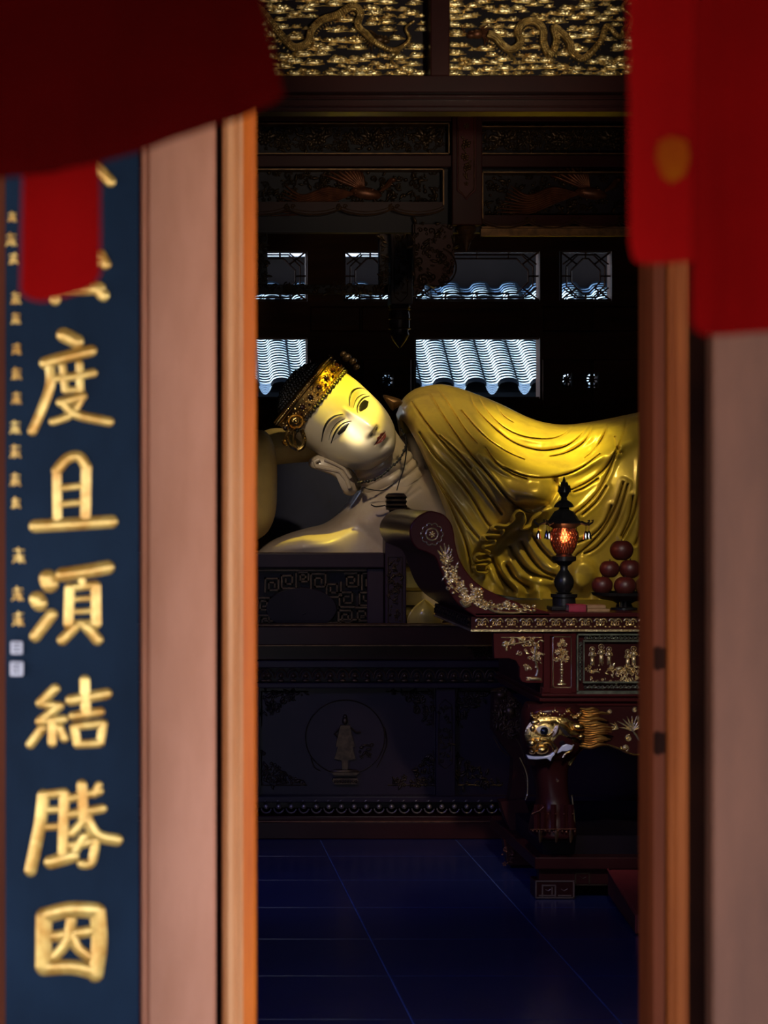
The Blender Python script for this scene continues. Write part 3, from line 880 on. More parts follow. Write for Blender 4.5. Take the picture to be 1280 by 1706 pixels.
# hair: a cap of small curls behind the crown
mb = MB()
hairb = list(np.linspace(62, 118, 14))
rows = []
for bb in hairb:
    Wd, Fd, Bd = lvl(bb, 1) + 3, lvl(bb, 2) + 3, lvl(bb, 3) - 3
    rows.append([hw(Wd * math.cos(2 * PI * k / 48), bb + 1.5, (Fd if k < 24 else -Bd) * math.sin(2 * PI * k / 48)) for k in range(48)])
mb.grid(rows, closed_u=True)
mb.f.append(tuple(range(13 * 48, 14 * 48))); mb.mi.append(0)
hair = mb.build('hair', M['hair'], statue)
mb = MB()
bb = 66
while bb < 118:
    Wd, Fd, Bd = lvl(bb, 1) + 3, lvl(bb, 2) + 3, lvl(bb, 3) - 3
    n = max(6, int(2 * PI * Wd / 6.2))
    for k in range(n):
        ang = 2 * PI * (k + 0.5 * (int(bb) % 2)) / n
        c = hw(Wd * math.cos(ang), bb + 1.5, (Fd if math.sin(ang) > 0 else -Bd) * math.sin(ang))
        mb.ball(c, 3.1 * S_, n=6, m=4)
    bb += 5.0 if bb < 100 else 3.2
tag(mb.build('hair_curls', M['hair'], hair), kind='stuff')

# crown band
def crown_pt(ang, bb, off):
    Wd, Fd = lvl(min(bb, 70), 1), lvl(min(bb, 70), 2)
    return hw((Wd + off) * math.cos(ang), bb, (Fd + off) * math.sin(ang))
NA = 120
angs = [PI * (-0.06 + 1.12 * i / (NA - 1)) for i in range(NA)]
mb = MB(); rows_o = []; rows_i = []
for t in (0, 0.25, 0.5, 0.75, 1):
    rows_o.append([crown_pt(a, (53 + 2.5 * abs(math.sin(a * 22))) * (1 - t) + 90 * t, 2.5 + 5 * t + 2.0 * math.sin(PI * t)) for a in angs])
for t in (1, 0):
    rows_i.append([crown_pt(a, (53 + 2.5 * abs(math.sin(a * 22))) * (1 - t) + 90 * t, 0.5 + 4 * t) for a in angs])
mb.grid(rows_o + rows_i)
crown = mb.build('crown', M['crown'], statue)
mb = MB()
for i in range(64):
    a = PI * (-0.05 + 1.10 * i / 63)
    mb.ball(crown_pt(a, 88, 9.5), 1.7 * S_, 6, 4)
    mb.ball(crown_pt(a, 60, 6.0), 1.1 * S_, 6, 4)
mb.tube([crown_pt(a, 92, 8.5) for a in angs], 1.8 * S_, 6)
mb.tube([crown_pt(a, 84, 9.0) for a in angs], 1.1 * S_, 6)
tag(mb.build('crown_beading', M['gold'], crown), kind='stuff')
mb = MB(); mj = MB()
for i in range(11):
    a = PI * (0.02 + 0.96 * i / 10)
    mj.ball(crown_pt(a, 71, 8.0), (4.6 * S_, 4.0 * S_, 4.6 * S_), 8, 6)
    for k in range(7):
        g = 2 * PI * k / 7
        mb.ball(crown_pt(a + 0.075 * math.cos(g), 71 + 5.8 * math.sin(g), 7.2), 1.5 * S_, 6, 4)
    if i < 10:
        a2 = PI * (0.02 + 0.96 * (i + 0.5) / 10)
        for bb2, r2 in ((79, 2.2), (65, 2.4), (72, 1.6)):
            (mj if bb2 == 65 else mb).ball(crown_pt(a2, bb2, 7.5), r2 * S_, 6, 4)
mb.build('rosette_mounts', M['gold'], crown)
mj.build('jewels', M['jewel'], crown)
# dark scalloped lace under the band
mb = MB()
for i in range(40):
    a = PI * (0.02 + 0.96 * i / 39)
    mb.ball(crown_pt(a, 53.5 + (1.5 if i % 2 else 0), 2.6), (3.3 * S_, 2.0 * S_, 3.3 * S_), 6, 4)
mb.build('crown_fringe', M['hair'], crown)
# hanging clasp and lobes at the crown's near end
mb = RL(10.42)
mb.dome(493, 702, 13, 11, 8, 0.3)
mb.line(circle(493, 702, 13, 11, 16), 1.6, 3, closed=True)
mb.dome(493, 702, 5, 5, 5, lift=6)
mb.line([(482, 716), (478, 728), (484, 742), (495, 748)], 4, 6, n=6, smooth=4)
mb.line([(502, 716), (507, 730), (505, 744), (496, 750)], 4, 6, n=6, smooth=4)
mb.line([(491, 718), (490, 732), (493, 742)], 3, 5, n=6, smooth=4)
mb.curl(477, 737, 7, 1.2, 1.0, 2.0); mb.curl(505, 704, 5, 1.2, 0.0, 1.5)
mb.build('crown_pendant', M['gold'], crown)
mb = RL(10.62)
for a, bq, r in ((578, 596, 8), (588, 602, 7), (594, 612, 6), (572, 590, 6)): mb.dome(a, bq, r, r * 0.8, 6, 0.6)
mb.build('crown_side_ornament', M['bronze_dark'], crown)

# ears
def slab(pts, Yc, th, name, m, parent, inset=0.72):
    c = (sum(p[0] for p in pts) / len(pts), sum(p[1] for p in pts) / len(pts))
    pp = smooth_path([(a, b, 0) for a, b in pts], 4, True)
    mb = MB(); rows = []
    for t, yy_ in ((0.0, -th * 1.05), (inset * 0.6, -th), (inset, -th * 0.85), (0.93, -th * 0.5), (1.0, 0), (0.93, th * 0.5), (0.5, th), (0.0, th)):
        rows.append([P(c[0] + (p.x - c[0]) * max(t, 0.01), c[1] + (p.y - c[1]) * max(t, 0.01), Yc + yy_) for p in pp])
    mb.grid(rows, closed_u=True)
    return mb.build(name, m, parent, angle=80)
def Z3(pts): return [(420 + a * .28125, 560 + b * .28125) for a, b in pts]
ear = slab(Z3([(415, 700), (370, 712), (338, 735), (345, 775), (410, 800), (480, 828), (522, 872), (545, 932), (590, 944), (622, 915), (605, 850), (585, 800), (560, 765), (480, 735)]), 10.56, 0.045, 'ear', M['skin'], statue)
mb = MB()
mb.tube([P(a, b, 10.512) for a, b in Z3([(400, 730), (370, 745), (380, 770), (450, 785), (520, 800), (560, 850), (580, 900)])], 0.010, 8)
mb.tube([P(a, b, 10.512) for a, b in Z3([(430, 730), (490, 755), (545, 785), (585, 840)])], 0.008, 8)
mb.build('ear_rim', M['skin'], ear)
slab(Z3([(565, 780), (600, 800), (640, 865), (650, 900), (625, 915), (600, 850)]), 10.50, 0.02, 'earring_ribbon', M['hair'], statue)
slab(Z3([(775, 350), (830, 358), (885, 378), (890, 400), (860, 425), (830, 440), (800, 400)]), 10.62, 0.05, 'ear', M['bronze'], statue)

# necklaces
nk = MB()
cp = smooth_path([(a, b, 0) for a, b in Z3([(625, 868), (670, 862), (720, 852), (770, 825), (825, 775), (870, 735), (905, 670), (912, 610), (880, 545)])], 8)
pts = [P(p.x, p.y, 10.45) for p in cp]
nk.tube(pts, 0.004, 6)
for i in range(2, len(pts) - 1, 3): nk.ball(pts[i], 0.0085 if i % 2 else 0.006, 8, 6)
nk.build('necklace', M['ink'], statue)
nk = MB()
nk.tube([P(p.x, p.y, 10.44) for p in smooth_path([(a, b, 0) for a, b in Z3([(660, 895), (700, 908), (770, 915), (815, 890), (840, 870)])], 5)], 0.003, 6)
nk.tube([P(p.x, p.y, 10.435) for p in smooth_path([(a, b, 0) for a, b in Z3([(915, 590), (915, 680), (900, 780), (870, 870), (858, 915)])], 5)], 0.003, 6)
nk.tube([P(p.x, p.y, 10.44) for p in smooth_path([(a, b, 0) for a, b in Z3([(705, 998), (735, 1010), (790, 1002)])], 5)], 0.0035, 6)
nk.build('necklace_cord', M['ink'], statue)

# pillow: a bolster with a second one behind the head
pillow = thing('pillow', P(440, 920, 10.75), 'cream bolster pillow behind the statue head, at the left door jamb', 'pillow')
slab([(330, 760), (380, 722), (430, 716), (448, 724), (459, 752), (462, 790), (460, 850), (447, 885), (424, 903), (404, 922), (330, 925)], 10.85, 0.13, 'bolster', M['cream'], pillow)
slab([(400, 760), (425, 728), (452, 714), (485, 716), (520, 728), (555, 745), (540, 765), (480, 772), (440, 775)], 11.12, 0.12, 'rear_bolster', M['cream'], pillow)
slab([(452, 768), (520, 752), (620, 756), (640, 800), (632, 880), (610, 925), (470, 925), (448, 880)], 11.78, 0.09, 'navy_backing', M['navy'], pillow)  # added slab, its colour supplies the dark blue in the hollow

# ================================================================== the carved bed under the statue
YBED = 10.35
bed = thing('carved_bed', P(640, 1395, YBED), 'long dark lacquered bed with carved base under the reclining statue', 'bed')
bed['label'] = 'long dark lacquered bed with carved base, standing under the reclining statue'
X0, X1 = 60, 1640
r = RL(YBED); r.rbox(X0, X1, 1040, 1072, 0.14, 1.7); r.rbox(X0 + 14, X1 - 14, 1072, 1100, 0.0, 1.45)
r.build('deck', M['lacquer'], bed, bev=0.006, smooth=False)
r = RL(YBED); r.rbox(X0, X1, 1037.5, 1040, 0.145, -0.03); r.rbox(X0, X1, 1071, 1073, 0.145, 0.0)
r.build('deck_edging', M['bronze'], bed, smooth=False)
r = RL(YBED); r.rbox(X0 + 30, X1 - 30, 1100, 1348, -0.05, 1.4); r.build('body', M['lacquer_bed'], bed, smooth=False)
r = RL(YBED); r.rbox(X0 + 10, X1 - 10, 1358, 1366, 0.03, 1.43); r.rbox(X0, X1, 1366, 1395, 0.06, 1.46)
r.build('plinth', M['lacquer'], bed, bev=0.005, smooth=False)
r = RL(YBED); r.rbox(X0, X1, 1364.5, 1366.5, 0.064, -0.03); r.build('plinth_edging', M['bronze_red'], bed, smooth=False)
r = RL(YBED); r.rbox(X0 + 20, X1 - 20, 1100, 1112, 0.02, 0.1); r.rbox(X0 + 20, X1 - 20, 1137, 1146, 0.02, 0.1); r.rbox(X0 + 20, X1 - 20, 1326, 1336, 0.02, 0.1)
r.build('moulding', M['lacquer_bed'], bed, bev=0.004, smooth=False)
# stiles and panels of the body
for x0 in (726, 400, 1080):
    r = RL(YBED + 0.03); r.rbox(x0, x0 + 32, 1146, 1326, 0.02, 0.05); r.build('stile', M['lacquer_bed'], bed, bev=0.003, smooth=False)
    if x0 == 726:
        r = RL(YBED + 0.01); r.line([(731, 1175), (742, 1165), (753, 1175), (753, 1272), (742, 1280), (731, 1272)], 1.0, closed=True)
        r.flora(rect(733, 751, 1176, 1270), 45, 4.5, 3); r.build('stile_carving', M['bronze_dark'], bed)
def corner(px, py, sx, sy, w, h, seed, m):
    r = RL(YBED + 0.05)
    poly = [(px, py), (px + sx * w, py), (px + sx * w * 0.45, py + sy * h * 0.42), (px, py + sy * h)]
    r.flora(poly, 70, 6.0, seed)
    r.line([(px, py), (px + sx * w, py)], 1.1); r.line([(px, py), (px, py + sy * h)], 1.1)
    r.build('corner_carving', m, bed)
mm = M['bronze_dark']
corner(436, 1152, 1, 1, 78, 58, 1, mm); corner(436, 1308, 1, -1, 76, 58, 2, mm)
corner(722, 1152, -1, 1, 78, 60, 3, mm); corner(722, 1308, -1, -1, 76, 58, 4, mm)
corner(763, 1152, 1, 1, 60, 58, 5, mm); corner(763, 1308, 1, -1, 74, 56, 6, mm)
# row of rounded petals under the deck, row of rosettes over the plinth: each a piece of its own
r = RL(YBED - 0.02)
r.line(circle(440, 1130, 10, 15, 14, 0.1, PI + 0.2), 1.5, n=5); r.line(circle(440, 1130, 5, 9, 10, 0.1, PI + 0.2), 1.2, n=5)
r.dome(440, 1126, 4, 4, 4, n=8); r.dome(440, 1134, 6, 3, 3, n=8)
pt = r.build('petal', M['bronze'], bed)
i = 0
for px in np.arange(386, 860, 20.6):
    if i: pass
    part_copy(pt, 'petal', bed, ((px - 440) * r.k, 0, 0)); i += 1
r = RL(YBED - 0.02)
r.line(circle(444, 1346, 8.3, 8.3, 14, PI * 1.02, PI * 2.02), 1.3, n=5); r.dome(444, 1344, 4.6, 4.6, 4, n=9); r.leaf(440, 1336, 6, 3, 2, 0.6)
rs = r.build('rosette', mat('dim_gilding', (0.36, 0.28, 0.22), (0.2, 0.14, 0.11), rough=0.35, metal=0.75, scale=30), bed)
for i, px in enumerate(np.arange(402, 850, 20.9)):
    part_copy(rs, 'rosette', bed, ((px - 444) * r.k, 0, 0))
# standing figure carved in the middle panel
fg = RL(YBED + 0.04)
cx = 575
fg.dome(cx, 1201, 5, 6.5, 5); fg.dome(cx, 1194, 3.5, 4, 4)
fg.rprism([(cx - 8, 1208), (cx + 8, 1208), (cx + 10, 1222), (cx + 16, 1243), (cx + 8, 1246), (cx - 8, 1246), (cx - 16, 1243), (cx - 11, 1222)], 0.012, 0.01)
fg.rprism([(cx - 12, 1244), (cx + 12, 1244), (cx + 17, 1264), (cx + 5, 1266), (cx + 4, 1282), (cx - 5, 1282), (cx - 6, 1266), (cx - 18, 1264)], 0.010, 0.01)
for k in range(-3, 4):
    fg.line([(cx + k * 2.6, 1212), (cx + k * 4.0, 1242)], 1.0, 3)
    fg.line([(cx + k * 3.4, 1246), (cx + k * 5.0, 1263)], 1.0, 3)
fg.line([(cx - 9, 1212), (cx - 18, 1222), (cx - 12, 1228)], 2.0, 4); fg.line([(cx + 9, 1212), (cx + 18, 1220), (cx + 26, 1219)], 1.8, 4)
fg.dome(cx, 1285, 24, 4, 4); fg.rprism([(cx - 24, 1286), (cx + 24, 1286), (cx + 18, 1291), (cx - 18, 1291)], 0.02, 0.01)
fg.rprism([(cx - 20, 1296), (cx + 20, 1296), (cx + 22, 1300), (cx + 18, 1306), (cx - 18, 1306), (cx - 22, 1300)], 0.018, 0.01)
for k in range(-4, 5): fg.dome(cx + k * 4.4, 1301, 2.2, 3, 3, lift=6)
fg.build('figure_relief', M['bronze_dark'], bed)
fg = RL(YBED + 0.045)
fg.line(circle(575, 1228, 66, 62, 40), 1.0, closed=True)
fg.line([(518, 1262), (524, 1278), (534, 1284)], 1.0, smooth=4); fg.line([(640, 1210), (644, 1240), (628, 1278)], 1.0, smooth=4)
fg.flora([(598, 1240), (622, 1240), (616, 1262), (600, 1262)], 12, 5, 9)
fg.build('medallion_rim', M['bronze_dark'], bed)
# head rail with fretwork panel
rail = RL(YBED)
rail.rbox(X0, 640, 921, 946, 0.02, 0.10); rail.rbox(X0, 640, 1052, 1062, 0.0, 0.06); rail.rbox(612, 640, 946, 1062, 0.0, 0.06); rail.rbox(X0, X0 + 20, 946, 1062, 0.0, 0.06)
hr = rail.build('head_rail', M['lacquer_bed'], bed, bev=0.006, smooth=False)
r = RL(YBED + 0.05); r.rbox(X0 + 10, 630, 944, 1056, 0.0, 0.02); r.build('rail_backing', M['lacquer_black'], hr, smooth=False)
fr = RL(YBED + 0.03)
def fret(cx, cy, s, rot):
    """square spiral"""
    pts = [(-1, 1), (-1, -1), (1, -1), (1, 0.75), (-0.45, 0.75), (-0.45, -0.4), (0.45, -0.4), (0.45, 0.25)]
    ca, sa = [(1, 0), (0, 1), (-1, 0), (0, -1)][rot]
    q_ = [(cx + (a * ca - c * sa) * s, cy + (a * sa + c * ca) * s) for a, c in pts]
    for (ax, ay), (bx, by) in zip(q_[:-1], q_[1:]):
        fr.rbox(min(ax, bx) - 1.4, max(ax, bx) + 1.4, min(ay, by) - 1.4, max(ay, by) + 1.4, 0.016, 0.01)
Z6 = [(95, 450, 1.0, 0), (178, 430, 1.1, 2), (320, 430, 1.1, 0), (395, 472, 1.1, 2), (482, 425, 1.0, 1), (570, 432, 1.2, 0), (458, 520, 1.1, 3), (555, 512, 1.1, 2), (60, 540, 0.9, 1), (450, 605, 1.0, 0), (535, 590, 1.0, 1), (60, 625, 0.9, 3), (250, 410, 0.7, 1)]
for zx, zy, s_, ro in Z6:
    fret(420 + zx * .34375, 820 + zy * .34375, 11.0 * s_, ro)
for i, px in enumerate((400, 372, 344, 316, 288, 260)):
    fret(px, 966 + (i % 2) * 8, 11, i % 4); fret(px, 1000, 11, (i + 1) % 4); fret(px, 1032, 10, (i + 2) % 4)
for (xa, xb, ya) in ((430, 628, 950), (430, 628, 1040), (440, 470, 1034), (545, 575, 1037), (495, 540, 1046), (565, 600, 1032), (600, 620, 1026)):
    fr.rbox(xa, xb, ya - 1.3, ya + 1.3, 0.016, 0.01)
for px in (624, 628): fr.rbox(px - 1.2, px + 1.2, 950, 1050, 0.016, 0.01)
fr.build('fretwork', M['bronze_dark'], hr, smooth=False)
md = RL(YBED + 0.02)
rr_ = circle(502, 1014, 58, 34, 40)
md.rprism(rr_, 0.012, 0.02)
md.line(rr_, 1.6, closed=True); md.flora(circle(502, 1014, 46, 25, 20), 40, 6, 11)
md.build('medallion', M['lacquer_black'], hr)
# corner post and its little tower
po = RL(YBED)
po.rbox(641, 676, 886, 1062, 0.03, 0.09)
post = po.build('corner_post', M['lacquer_bed'], bed, bev=0.005, smooth=False)
po = RL(YBED - 0.03)
po.line(rect(647, 670, 928, 1048), 0.9, closed=True); po.flora(rect(649, 668, 930, 1046), 70, 4.5, 21)
po.build('post_carving', M['bronze_dark'], post)
c = P(659, 872, YBED + 0.03); k = YBED / F
def lath(pts, cx, cy0, Y, n=20, rot=0.0, keep=False):
    """profile in frame units (radius, py)"""
    k_ = Y / F; c_ = P(cx, cy0, Y); b = MB()
    b.lathe(c_, [(a * k_, (cy0 - y) * k_) for a, y in (pts if keep else sorted(pts, key=lambda t: -t[1]))], n, rot)
    return b
lath([(0.5, 821), (14, 822), (19, 828), (17, 832), (19, 835), (17, 840), (19, 843), (17, 848), (12, 851), (12, 862), (18, 864), (21, 869), (18, 874), (22, 880), (19, 888)], 660, 888, YBED + 0.03, 8, PI / 8).build('post_tower', M['lacquer_black'], post)
tw = RL(YBED - 0.02)
for yy_ in (826, 833, 841, 848):
    tw.rbox(644, 676, yy_ - 1.5, yy_ + 1.5, 0.006, 0.02)
tw.rbox(653, 667, 851, 861, -0.008, 0.01)
tw.flora([(638, 862), (680, 862), (682, 884), (636, 884)], 30, 5, 5)
tw.build('tower_carving', M['bronze_dark'], post)
r = RL(YBED - 0.035); r.rbox(654, 667, 851.5, 861, 0.0, 0.004); r.build('tower_plaque', M['bronze_red'], post, smooth=False)
# gold lotus petals standing along the deck edge
def lotus(px, py_t, w, h, Y):
    b = MB(); rows = []; k_ = Y / F
    base = py_t + h
    for i in range(9):
        t = i / 8
        ww = w * (math.sin(PI * min(1, 0.28 + 0.72 * (1 - t)) ) if False else (1 - t ** 1.35) ** 0.95 * (0.92 + 0.5 * t))
        rows.append([P(px + ww * s_, base - h * t, Y - 0.05 * (1 - s_ * s_) - 0.03 * math.sin(PI * t) + 0.03 * t) for s_ in (-1, -.75, -.5, -.25, 0, .25, .5, .75, 1)])
    b.grid(rows)
    b.grid([[Vector(p) + Vector((0, 0.02, 0)) for p in r_] for r_ in rows])
    b.tube([rows[i][0] for i in range(9)] + [rows[i][8] for i in range(7, -1, -1)], 0.005, 6)
    return b
lp = lotus(708, 999, 30, 39, YBED - 0.03).build('lotus_petal', M['robe'], bed)
for i in (1, 2, 3, 4, 5, 6, 7, 8): part_copy(lp, 'lotus_petal', bed, (i * 97 * k, 0, 0))
# gold mattress slab the figure lies on
r = RL(YBED + 0.14); r.rbox(300, 734, 945, 986, 0.0, 1.5); r.rbox(300, 1640, 1009, 1036, 0.0, 1.5)
r.build('mattress', M['robe'], bed, bev=0.02, smooth=False)
r = RL(YBED + 0.13); r.rbox(300, 736, 986, 1008, 0.0, 1.5); r.build('mattress_piping', M['cream'], bed, smooth=False)
# carving on the waist behind the altar
r = RL(YBED); r.flora(rect(778, 866, 1056, 1096), 110, 5, 31); r.build('waist_carving', M['bronze_dark'], bed)

# ================================================================== the altar table in front
YA = 8.78; DA = 1.12
altar = thing('altar_table', P(1100, 1497, YA + 0.3), 'maroon altar table with scrolled arm, gilded carving and lion headed leg', 'altar table')
ka = YA / F
XC = 1400            # its middle; the right half is mirrored where the doorway hides it
def mir(px): return 2 * XC - px
# deck and scroll end (one run, rolled up at the left)
edge_r = smooth_path([(720, 851, 0), (739, 857, 0), (752, 872, 0), (757, 890, 0), (759, 905, 0), (768, 936, 0), (791, 968, 0), (827, 990, 0), (866, 1005, 0), (898, 1015, 0), (918, 1021, 0)], 5)
edge_l = smooth_path([(792, 1027, 0), (765, 1008, 0), (748, 985, 0), (736, 955, 0), (726, 930, 0), (712, 921, 0), (694, 913, 0), (684, 896, 0), (684, 877, 0), (697, 860, 0), (712, 852, 0)], 5)
prof = [(p.x, p.y) for p in edge_r] + [(918, 1027)] + [(p.x, p.y) for p in edge_l]
r = RL(YA); r.rprism(prof, 0.0, DA); r.build('scroll_arm', M['lacquer_red'], altar, bev=0.005, angle=30)
r = RL(YA); r.rprism([(mir(a), b) for a, b in prof], 0.0, DA); r.build('scroll_arm', M['lacquer_red'], altar, bev=0.005, angle=30)
r = RL(YA); r.rbox(792, mir(792), 1021, 1028, 0.0, DA); r.build('deck', M['lacquer_red'], altar, bev=0.003, smooth=False)
r = RL(YA); r.rbox(786, mir(786), 1028, 1049, -0.01, DA - 0.01); r.build('frieze_rail', M['lacquer'], altar, smooth=False)
r = RL(YA); r.rbox(784, mir(784), 1048.5, 1052, 0.014, DA); r.build('frieze_edging', M['gold_pale'], altar, smooth=False)
# rosette on the scroll, spray of flowers down the arm
r = RL(YA)
r.line(circle(720, 890, 10, 10, 20), 1.4, 3, closed=True)
for i in range(10):
    a = 2 * PI * i / 10
    r.line(circle(720 + 14 * math.cos(a), 890 + 14 * math.sin(a), 4.6, 4.6, 8, -a - 1.5, -a + 1.5), 1.1, 2.5)
r.flower(720, 890, 6, 6, 4); r.dome(720, 890, 2.6, 2.6, 6)
r.build('rosette', M['gold_pale'], altar)
r = RL(YA)
def tulip(x, y, s_, a0):
    for da in (-0.9, -0.4, 0.0, 0.4, 0.9):
        L = s_ * (1.0 - abs(da) * 0.25)
        ex, ey = x + math.cos(a0 + da) * L, y - math.sin(a0 + da) * L
        mx, my = x + math.cos(a0 + da * 1.5) * L * 0.55, y - math.sin(a0 + da * 1.5) * L * 0.55
        r.line([(x, y), (mx, my), (ex, ey)], 1.0, 2, smooth=3)
        r.line([(x, y), (mx + 2, my - 1), (ex, ey)], 0.8, 2, smooth=3)
tulip(742, 925, 20, R(95)); tulip(744, 933, 14, R(130)); tulip(745, 934, 13, R(55))
spine = smooth_path([(744, 932, 0), (749, 952, 0), (757, 968, 0), (768, 980, 0), (782, 994, 0), (800, 1005, 0), (830, 1012, 0), (884, 1016, 0)], 6)
r.line([(p.x, p.y) for p in spine], 1.2, 2.5)
rg = random.Random(4)
for p in spine:
    for _ in range(5):
        wd = 13 if p.y > 950 else 8
        if p.x > 830: wd = 8
        dx, dy = rg.uniform(-wd, wd), rg.uniform(-wd * .8, wd * .8)
        if p.x > 800: dy = rg.uniform(-8, 4)
        z = rg.uniform(2.2, 4.0)
        if rg.random() < .5: r.dome(p.x + dx, p.y + dy, z, z * .85, z, n=7)
        elif rg.random() < .6: r.leaf(p.x + dx, p.y + dy, z * 2.8, z, z * .7, rg.uniform(0, 6.3))
        else: r.curl(p.x + dx, p.y + dy, z, 1.2, rg.uniform(0, 6), 0.9)
for a, c_, s_ in ((778, 998, 8), (796, 988, 11), (772, 1003, 6), (845, 1006, 7), (857, 1009, 5)):
    r.flower(a, c_, s_, 8, s_ * .55)
r.line([(806, 1006), (820, 1017), (845, 1021), (878, 1020)], 2.0, 3, smooth=4, taper=True)
r.line([(768, 1000), (774, 1009), (784, 1006)], 3.2, 4, smooth=4)
r.build('arm_carving', M['gold_pale'], altar)
# frieze motifs: each a piece of its own
r = RL(YA + 0.01)
for s_ in (-1, 1):
    r.line(circle(803 + s_ * 5.6, 1037, 5.0, 6.2, 9, PI * 0.0, PI), 1.25, 3)
    r.curl(803 + s_ * 5.0, 1039, 4.2, 1.1, 1.0 if s_ > 0 else 2.1, 1.0, s_)
r.dome(803, 1041, 2.6, 2.6, 3, n=7); r.dome(803 - 9, 1044, 2.6, 1.6, 2, n=7); r.dome(803 + 9, 1044, 2.6, 1.6, 2, n=7); r.dome(803, 1032, 1.3, 1.8, 2, n=6)
fm = r.build('frieze_motif', M['gold_pale'], altar)
for i in range(1, 26): part_copy(fm, 'frieze_motif', altar, (i * 24.7 * ka, 0, 0))
# the frieze turns the corner on the left flank
b = RL(YA)
xs_ = b.x(786)
fl = MB()
for i in range(30):
    yy_ = YA + 0.05 + i * 0.035
    fl.ball((xs_ - 0.004, yy_, b.z(1034 + 4 * (i % 2))), (0.006, 0.013, 0.009), 7, 5)
    fl.ball((xs_ - 0.004, yy_ + 0.012, b.z(1043)), (0.005, 0.008, 0.006), 7, 5)
fl.build('flank_frieze', M['bronze_dark'], altar)
# waist: body box, spandrel, stile, panels
r = RL(YA); r.rbox(903, mir(903), 1052, 1156, -0.03, DA - 0.05); r.build('waist', M['lacquer'], altar, smooth=False)
r = RL(YA); r.rbox(906, 917, 1053, 1154, 0.0, 0.05); r.rbox(953, 960, 1053, 1154, 0.0, 0.05); r.rbox(904, 962, 1053, 1060, -0.004, 0.05); r.rbox(904, 962, 1146, 1156, -0.004, 0.05)
r.build('stile', M['lacquer_red'], altar, smooth=False, bev=0.002)
sp_ = [(822, 1052), (905, 1052), (905, 1138), (878, 1138), (870, 1136), (866, 1128), (866, 1112), (860, 1101), (848, 1097), (824, 1097)]
r = RL(YA); r.rprism(sp_, 0.0, 0.05); sp1 = r.build('spandrel', M['lacquer_red'], altar, bev=0.003, smooth=False)
r = RL(YA); r.rprism([(mir(a), c_) for a, c_ in sp_], 0.0, 0.05); r.build('spandrel', M['lacquer_red'], altar, bev=0.003, smooth=False)
r = RL(YA)
r.line([(835, 1062), (903, 1062)], 0.9); r.line([(836, 1075), (862, 1072), (890, 1066)], 1.4, 2.5)
r.flora([(834, 1072), (858, 1063), (901, 1062), (901, 1075), (884, 1090), (858, 1090), (840, 1082)], 46, 5.2, 2)
r.flora([(876, 1092), (901, 1080), (901, 1100), (896, 1112), (876, 1116), (872, 1108), (884, 1102)], 34, 4.6, 3)
r.line([(893, 1074), (891, 1095), (896, 1115), (893, 1126)], 1.8, 3, smooth=4); r.dome(891, 1131, 12, 3.2, 4); r.dome(882, 1129, 6, 2, 3); r.line([(877, 1133), (902, 1133)], 1.0)
r.build('spandrel_carving', M['gold_pale'], sp1)
r = RL(YA); r.rbox(919, 952, 1062, 1145, -0.012, 0.03); vp = r.build('vase_panel', M['lacquer_red'], altar, smooth=False)
r = RL(YA + 0.012)
r.line([(924, 1060.5), (950, 1060.5), (952.5, 1063), (952.5, 1143), (950, 1145.5), (924, 1145.5), (921.5, 1143), (921.5, 1063)], 0.9, 2, closed=True)
r.build('panel_edging', M['gold_pale'], vp)
r = RL(YA + 0.012)
for a, c_, s_ in ((937, 1068, 5), (932, 1074, 5), (941, 1074, 5), (929, 1086, 6), (941, 1087, 7), (935, 1083, 5), (946, 1096, 4), (927, 1099, 5), (935, 1096, 6), (943, 1100, 5)): r.flower(a, c_, s_, 6, 3)
for i in range(10): r.leaf(936 + rg.uniform(-10, 10), 1090 + rg.uniform(-18, 14), 8, 3, 2, rg.uniform(0, 6.3))
for yy_, w_ in ((1107, 3.4), (1111, 2.6), (1116, 4.0), (1121, 3.4), (1126, 2.4), (1131, 2.6), (1135, 4.0)): r.dome(936, yy_, w_, 3.4, 4, n=8)
r.dome(936, 1140, 9, 2.4, 3)
r.build('vase_relief', M['gold_pale'], vp)
r = RL(YA); r.rbox(961, 1240, 1057, 1153, -0.014, 0.03); fp = r.build('figure_panel', M['lacquer'], altar, smooth=False)
r = RL(YA)
for a in (rect(961, 1240, 1056, 1058.5), rect(961, 1240, 1151, 1153.5), rect(961, 963.5, 1056, 1153), rect(972, 1232, 1066.5, 1069), rect(972, 1232, 1135.5, 1138), rect(972, 974, 1068, 1136), rect(961, 1240, 1153.5, 1156)):
    r.rprism(a, 0.004, 0.02)
for px in np.arange(976, 1230, 7.2):
    for py in (1062.5, 1144.5):
        r.curl(px, py, 3.3, 1.1, rg.uniform(0, 6), 0.8, rg.choice((-1, 1))); r.dome(px + 3.2, py + 1, 1.5, 2.4, 1.6, rg.uniform(0, 3), n=6)
for py in np.arange(1072, 1136, 7.2):
    r.curl(967.5, py, 3.0, 1.1, rg.uniform(0, 6), 0.8); r.dome(967, py + 3.4, 2.4, 1.4, 1.6, rg.uniform(0, 3), n=6)
r.build('panel_frame', mat('green_bronze', (0.36, 0.37, 0.26), (0.16, 0.17, 0.12), rough=0.34, metal=0.9, scale=30), fp)
r = RL(YA + 0.014)
